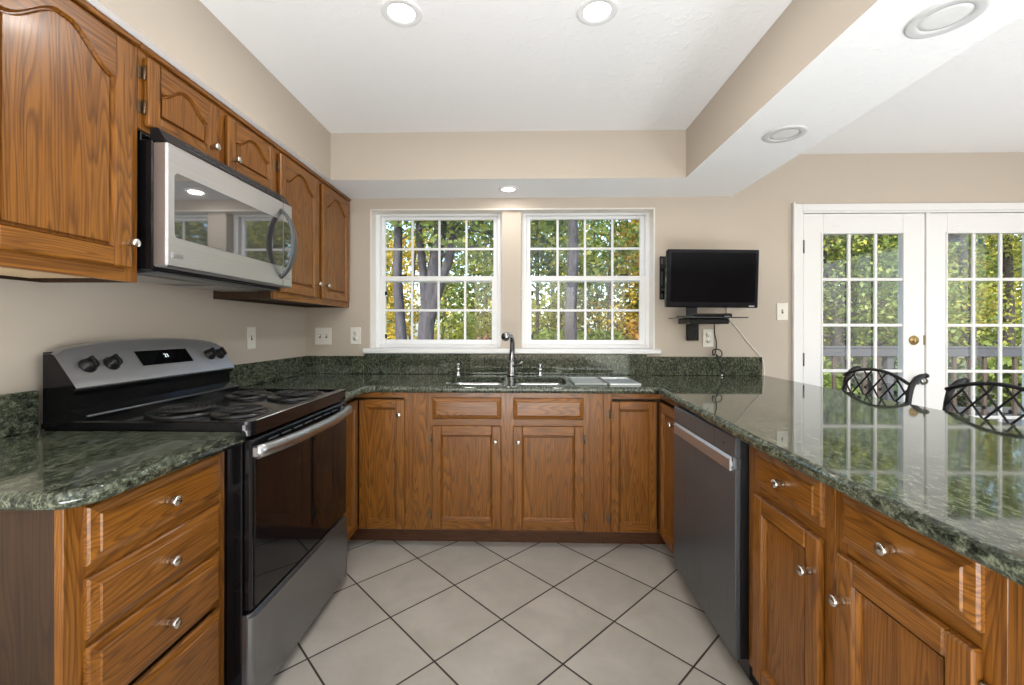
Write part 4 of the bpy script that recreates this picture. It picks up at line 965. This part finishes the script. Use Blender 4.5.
# cords
P_ = smooth_path([(1.325, 2.995, 1.325), (1.322, 3.018, 1.27), (1.330, 3.030, 1.20), (1.342, 3.030, 1.14), (1.330, 3.018, 1.075), (1.312, 3.012, 1.055), (1.308, 3.010, 1.085), (1.330, 3.006, 1.098), (1.362, 3.006, 1.085), (1.368, 3.006, 1.055), (1.345, 3.006, 1.045), (1.330, 3.006, 1.060), (1.345, 3.008, 1.02), (1.366, 3.008, 0.985), (1.360, 3.008, 0.945), (1.350, 2.985, 0.921)])
b = MB(); b.tube(P_, 0.0042, 8); t = b.build('power_cord', BLACKPLASTIC); tag(t, 'black looped power cord hanging from the shelf to the counter', 'cord')
b = MB(); b.lathe([(0.0, 0), (0.007, 0), (0.008, 0.012), (0.005, 0.022), (0.0, 0.022)], (1.350, 2.986, 0.920), (0.1, -1, 0.1), 12); b.build('plug', CHROME, t)
P_ = smooth_path([(1.42, 3.030, 1.40), (1.42, 3.034, 1.33), (1.445, 3.036, 1.29), (1.50, 3.036, 1.22), (1.58, 3.036, 1.12), (1.655, 3.034, 1.03), (1.664, 3.028, 0.98), (1.664, 3.020, 0.919)])
b = MB(); b.tube(P_, 0.0035, 8); tag(b.build('cable', WHITECORD), 'white cable running from the television down to the counter end', 'cable')

# ------------------------------------------------------------------ chairs at the bar
def make_chair(label):
    """counter-height metal chair, lattice back; local: back plane at x = 0, front towards -x, y along the back"""
    t = thing('bar_chair', (0, 0, 0), label, 'chair', 'black metal lattice-back chairs at the bar')
    hw = 0.215; zs = 0.62
    for s_ in (-1, 1):
        y = s_*hw
        pts = smooth_path([(-0.02, y, zs-0.03), (-0.012, y, 0.74), (-0.004, y, 0.86), (0.010, y, 0.94), (0.030, y, 0.977), (0.058, y, 1.000), (0.082, y, 1.004)], 6)
        n = len(pts); m = MB(); m.tube(pts, [0.011+0.0025*math.sin(PI*i/(n-1)) for i in range(n)], 10); m.lathe([(0, -0.016), (0.009, -0.012), (0.0135, 0), (0.009, 0.012), (0, 0.016)], pts[-1], (0, 1, 0), 12); m.build('back_post', WROUGHT, t)
    def ztop(u): return 0.964+0.050*max(0.0, 1-u*u)**1.0
    def zbot(u): return 0.868-0.062*max(0.0, 1-u*u)
    def xs(z): return -0.004 + max(0, z-0.86)*0.12
    us = [k/20*2-1 for k in range(21)]
    m = MB(); m.tube([(xs(ztop(u))-0.012, u*hw, ztop(u)) for u in us], 0.0085, 10); m.build('top_rail', WROUGHT, t)
    m = MB(); m.tube([(xs(zbot(u))-0.006, u*hw, zbot(u)) for u in us], 0.0085, 10); m.build('bottom_rail', WROUGHT, t)
    m = MB()
    for sg in (-1, 1):
        for k in range(-3, 4):
            u0 = k*0.46
            pts = []
            for q in range(13):
                f = q/12; u = u0+sg*(f-0.5)*0.92
                if abs(u) > 1.0: continue
                zz = 0.80+f*0.225
                if zz > ztop(u) or zz < zbot(u): continue
                pts.append((xs(zz)-0.008+0.003*sg, u*hw, zz))
            if len(pts) > 1: m.tube(pts, 0.0046, 8)
    for k in range(-2, 3):
        u = k*0.46+0.23*(1 if k < 0 else -1 if k > 0 else 0)
        m.lathe([(0, -0.006), (0.008, -0.003), (0.008, 0.003), (0, 0.006)], (xs(0.9)-0.008, u*hw, 0.912), (1, 0, 0), 12)
    m.build('lattice', WROUGHT, t)
    m = MB(); pl = rounded([(-0.46, -0.225), (-0.02, -0.205), (-0.02, 0.205), (-0.46, 0.225)], [0.06, 0.03, 0.03, 0.06], 6)
    m.prism([(x, y, zs-0.02) for x, y in pl], (0, 0, 0.014)); m.build('seat', WROUGHT, t)
    m = MB(); pl = rounded([(-0.455, -0.215), (-0.03, -0.195), (-0.03, 0.195), (-0.455, 0.215)], [0.06, 0.03, 0.03, 0.06], 6)
    m.prism([(x, y, zs-0.0055) for x, y in pl], (0, 0, 0.03)); m.build('seat_pad', plain('charcoal_pad', (0.04, 0.04, 0.042), 0.8), t)
    for (x, y) in ((-0.43, -0.195), (-0.43, 0.195), (-0.03, -0.20), (-0.03, 0.20)):
        dx = -0.03 if x < -0.2 else 0.05
        m = MB(); m.tube(smooth_path([(x, y, zs-0.02), (x+dx*0.3, y*1.03, 0.35), (x+dx, y*1.1, 0.006)], 6), 0.0125, 10); m.lathe([(0, 0), (0.018, 0), (0.018, 0.012), (0, 0.014)], (x+dx, y*1.1, 0), (0, 0, 1), 12); m.build('leg', WROUGHT, t)
    m = MB()
    for y in (-0.205, 0.205): m.tube([(-0.445, y, 0.22), (-0.005, y, 0.22)], 0.008, 8)
    m.tube([(-0.445, -0.205, 0.22), (-0.445, 0.205, 0.22)], 0.009, 8); m.build('footrest', WROUGHT, t)
    return t
ch = make_chair('black metal lattice-back chair in front of the left french door'); ch.location = (1.930, 2.425, 0)
c2 = copy_tree(ch); c2.location = (1.930, 1.80, 0); c2['label'] = 'black metal lattice-back chair in front of the right french door, nearer the camera'

# ------------------------------------------------------------------ outside
struct(MB().box(-60, 60, YB+WT+0.02, 90, -1.0, -0.72).build('ground', GROUND))
b = MB()
for k in range(25): b.box(0.9, 8.5, YB+WT+0.03+k*0.142, YB+WT+0.165+k*0.142, -0.10, -0.06, 0.004)
struct(b.build('deck_floor', DECKGREY))
t = thing('deck_railing', (4.5, 6.35, -0.06), 'weathered deck railing with brown balusters outside the french doors', 'railing')
b = MB(); b.box(0.9, 8.6, 6.27, 6.43, 0.955, 0.985, 0.006); b.box(0.9, 8.6, 6.275, 6.289, 0.845, 0.954, 0.003); b.build('top_rail', DECKGREY, t)
b = MB(); b.box(0.9, 8.6, 6.33, 6.37, 0.04, 0.12, 0.004); b.build('bottom_rail', DECKGREY, t)
for x in (0.95, 3.0, 5.25, 7.3, 8.55):
    b = MB(); b.box(x-0.045, x+0.045, 6.30, 6.39, -0.72, 0.945, 0.005); b.build('post', DECKGREY, t)
x = 1.1
while x < 8.5:
    if all(abs(x-q) > 0.08 for q in (3.0, 5.25, 7.3)):
        b = MB(); b.box(x-0.022, x+0.022, 6.29, 6.329, 0.0, 0.93, 0.004); b.build('baluster', DECKBROWN, t)
    x += 0.21

def leaves(name, centers, radii, n, size, mat, parent, seed, flat=1.0):
    r = np.random.default_rng(seed); k = r.integers(0, len(centers), n)
    d = r.normal(size=(n, 3)); d /= np.linalg.norm(d, axis=1)[:, None]
    rad = np.array(radii)[k]*(r.random(n)**0.45)
    c = np.array(centers)[k] + d*rad[:, None]*np.array([1, 1, flat])
    u = r.normal(size=(n, 3)); u /= np.linalg.norm(u, axis=1)[:, None]
    w = r.normal(size=(n, 3)); v = np.cross(u, w); v /= np.linalg.norm(v, axis=1)[:, None]
    s_ = size*(0.6+0.8*r.random(n))[:, None]
    P4 = np.stack([c-u*s_, c+v*s_*0.55, c+u*s_, c-v*s_*0.55], 1).reshape(-1, 3) - np.array(wloc(parent))
    me = bpy.data.meshes.new(name); me.vertices.add(4*n); me.vertices.foreach_set('co', P4.ravel().astype(np.float32))
    me.loops.add(4*n); me.loops.foreach_set('vertex_index', np.arange(4*n, dtype=np.int32))
    me.polygons.add(n); me.polygons.foreach_set('loop_start', np.arange(0, 4*n, 4, dtype=np.int32)); me.polygons.foreach_set('loop_total', np.full(n, 4, dtype=np.int32))
    me.materials.append(mat); me.update(calc_edges=True); me.validate()
    o = bpy.data.objects.new(name, me); C.objects.link(o); o.parent = parent; return o
GZ = -0.73
def tree(x, y, h, tr, lean, label, leafkind, nleaf, lsize, crown0, crad, seed, barkm=None, group=None, nbr=9, forks=(), name='tree'):
    rnd = random.Random(seed)
    t = thing(name, (x, y, GZ), label, 'tree', group)
    m = MB(); ends = []
    def stem(p0, p1, r0, r1, wob=0.1, n=7):
        pts = []
        for i in range(n+1):
            f = i/n; q = Vector(p0).lerp(Vector(p1), f); q += Vector((rnd.uniform(-wob, wob), rnd.uniform(-wob, wob), 0))*(1 if 0 < i < n else 0.0); pts.append(q)
        pts = smooth_path(pts, 3); n2 = len(pts); m.tube(pts, [r0+(r1-r0)*i/(n2-1) for i in range(n2)], 9); return pts
    main_ = stem((x, y, GZ), (x+lean[0], y+lean[1], GZ+h), tr, tr*0.35, tr*0.35)
    stems = [main_]
    for (f0, dx, dy, hh, rr) in forks:
        p = main_[int(f0*(len(main_)-1))]; stems.append(stem(p, (p.x+dx, p.y+dy, p.z+hh), rr, rr*0.4, rr*0.4))
    for st in stems:
        for k in range(nbr):
            f = crown0+(1-crown0)*(k+0.5)/nbr; p = st[min(len(st)-1, int(f*(len(st)-1)))]
            a = rnd.uniform(0, 2*PI); L = crad*rnd.uniform(0.6, 1.1)*(1.1-0.5*f)
            e = p + Vector((math.cos(a)*L, math.sin(a)*L, L*rnd.uniform(0.0, 0.6)))
            bp = stem(p, e, tr*0.28*(1.15-f), 0.008, L*0.07, 4); ends += [e, bp[len(bp)*2//3], bp[len(bp)//3]]
            for q in range(2):
                j = bp[rnd.randrange(len(bp)//3, len(bp))]; e2 = j + Vector((rnd.uniform(-1, 1), rnd.uniform(-1, 1), rnd.uniform(-0.2, 0.8)))*L*0.45
                stem(j, e2, tr*0.10, 0.005, L*0.03, 3); ends.append(e2)
    m.build('trunk', barkm or BARK, t)
    if nleaf: leaves('foliage', [tuple(e) for e in ends], [crad*0.42]*len(ends), nleaf, lsize, LEAF[leafkind], t, seed)
    return t
def bush(x, y, w, h, label, leafkind, n, size, seed):
    t = thing('bush', (x, y, GZ), label, 'bush', 'bushes beyond the windows'); rnd = random.Random(seed)
    m = MB(); cs = []; rs = []
    for k in range(9):
        a = rnd.uniform(0, 2*PI); e = Vector((x+math.cos(a)*w*0.5*rnd.random(), y+math.sin(a)*w*0.5*rnd.random(), GZ+h*rnd.uniform(0.35, 0.85)))
        m.tube([(x, y, GZ), ((x+e.x)/2+rnd.uniform(-.05, .05), (y+e.y)/2, GZ+(e.z-GZ)*0.45), e], [0.02, 0.013, 0.006], 6); cs.append(tuple(e)); rs.append(w*0.32)
    m.build('stem', BARKD, t); leaves('foliage', cs, rs, n, size, LEAF[leafkind], t, seed, 0.8)
# trunks close to the kitchen windows
tree(-2.30, 8.3, 7.0, 0.125, (-0.30, 0.2), 'grey tree trunk at the left edge of the left window', 'green', 1500, 0.075, 0.50, 1.7, 11, BARK, None, 6)
tree(-2.06, 8.6, 7.2, 0.20, (0.62, 0.3), 'thick grey tree forking behind the left window', 'green', 2200, 0.075, 0.46, 2.0, 12, BARK, None, 6, ((0.26, 1.05, 0.2, 4.0, 0.12), (0.33, -0.35, 0.3, 4.0, 0.10)))
tree(-0.50, 9.4, 7.5, 0.12, (0.05, 0.1), 'straight dark trunk beside the post between the windows', 'dark', 1500, 0.08, 0.46, 1.5, 13, BARKD, None, 6)
tree(0.92, 8.4, 8.0, 0.145, (0.10, 0.1), 'straight purple-grey trunk in the second pane column of the right window', 'green', 1600, 0.07, 0.46, 1.7, 14, BARK, None, 6)
tree(0.35, 11.5, 7.0, 0.065, (0.05, 0.1), 'thin dark tree left of the straight trunk in the right window', 'yellowgreen', 1500, 0.08, 0.35, 1.6, 15, BARKD, None, 7)
tree(2.35, 12.0, 7.0, 0.085, (0.2, 0.1), 'slim dark tree in the third pane column of the right window', 'green', 1500, 0.08, 0.4, 1.6, 16, BARKD, None, 7)
# trees seen through the french doors
tree(6.05, 8.6, 7.5, 0.14, (0.9, 0.3), 'leaning dark tree behind the left french door glass', 'yellowgreen', 12000, 0.043, 0.22, 2.0, 21, BARKD, None, 11, ((0.3, -0.6, 0.2, 3.5, 0.08),))
tree(7.15, 8.9, 7.5, 0.11, (0.1, 0.2), 'dark tree behind the right panes of the left french door', 'green', 12000, 0.043, 0.2, 2.0, 22, BARKD, None, 11)
tree(9.2, 9.0, 7.5, 0.13, (-0.3, 0.3), 'leafy yellow-green tree behind the right french door', 'yellowgreen', 12000, 0.043, 0.18, 2.1, 23, BARKD, None, 11)
tree(10.8, 9.8, 7.5, 0.12, (0.2, 0.3), 'bushy green and yellow tree behind the far panes of the right french door', 'yellowgreen', 12000, 0.043, 0.2, 2.0, 24, BARKD, None, 11)
tree(8.0, 11.2, 8.0, 0.12, (0.1, 0.3), 'dark evergreen tree standing behind the deck between the doors', 'dark', 11000, 0.05, 0.1, 2.2, 25, BARKD, None, 12)
# mid distance woodland
KIND = {'green': 'green leafy', 'yellowgreen': 'yellow-green', 'yellow': 'golden yellow', 'orange': 'orange autumn', 'red': 'russet red', 'dark': 'dark green'}
rnd = random.Random(5)
spots = [(-5.2, 13.5, 'yellow'), (-3.9, 14.5, 'yellow'), (-2.6, 13.4, 'green'), (-1.2, 14.2, 'yellowgreen'), (0.0, 15.0, 'green'), (1.3, 14.0, 'yellowgreen'), (2.6, 14.6, 'green'), (3.7, 12.8, 'yellow'), (4.6, 14.6, 'orange'), (4.2, 17.0, 'orange'),
         (5.6, 13.0, 'yellowgreen'), (7.0, 14.2, 'green'), (8.8, 13.4, 'yellowgreen'), (10.4, 14.4, 'green'), (12.2, 13.2, 'yellow'), (14.0, 14.4, 'green'), (16.0, 15.0, 'yellowgreen')]
for i, (x, y, kd) in enumerate(spots):
    tree(x, y, 5.6+rnd.random()*1.6, 0.07, (rnd.uniform(-.4, .4), 0.2), f'{KIND[kd]} understory tree in the woodland beyond the house', kd, 3600 if x < 5 else 6500, 0.066, 0.16, 1.6, 100+i, BARKD, f'{KIND[kd]} woodland trees', 10, name='woodland_tree')
for i in range(15):
    x = -15+i*2.6+rnd.uniform(-.7, .7); y = 21+rnd.uniform(-1.5, 3); kd = ['green', 'yellowgreen', 'dark', 'green', 'yellow'][i % 5]
    tree(x, y, 7.0+rnd.random()*2.0, 0.13, (rnd.uniform(-.4, .4), 0.2), f'{KIND[kd]} tall tree far back in the woodland', kd, 1500, 0.15, 0.12, 2.3, 200+i, BARKD, f'{KIND[kd]} far trees', 10, name='distant_tree')
for i, (x, y, w, h, kd, lb) in enumerate([(-3.1, 8.9, 1.6, 2.1, 'yellow', 'yellow bush low in the left corner of the left window'), (-1.55, 10.2, 1.9, 2.1, 'yellowgreen', 'yellow-green bush low in the middle of the left window'), (-0.85, 9.8, 1.3, 2.1, 'red', 'russet bush low at the right of the left window'),
        (0.45, 9.6, 1.5, 2.0, 'green', 'green bush low at the left of the right window'), (1.75, 9.8, 1.6, 2.0, 'green', 'green bush right of the straight trunk in the right window'), (2.75, 9.6, 1.5, 2.7, 'orange', 'orange bush at the lower right of the right window'),
        (-2.35, 7.6, 1.2, 1.75, 'dark', 'dark green bush under the left window trees'), (5.3, 7.9, 1.4, 1.5, 'green', 'green bush behind the deck rail, left door'), (7.0, 7.6, 1.4, 1.5, 'dark', 'dark bush behind the deck rail, between the doors'), (8.6, 7.7, 1.5, 1.5, 'green', 'green bush behind the deck rail, right door')]):
    bush(x, y, w, h, lb, kd, 2000, 0.06, 300+i)
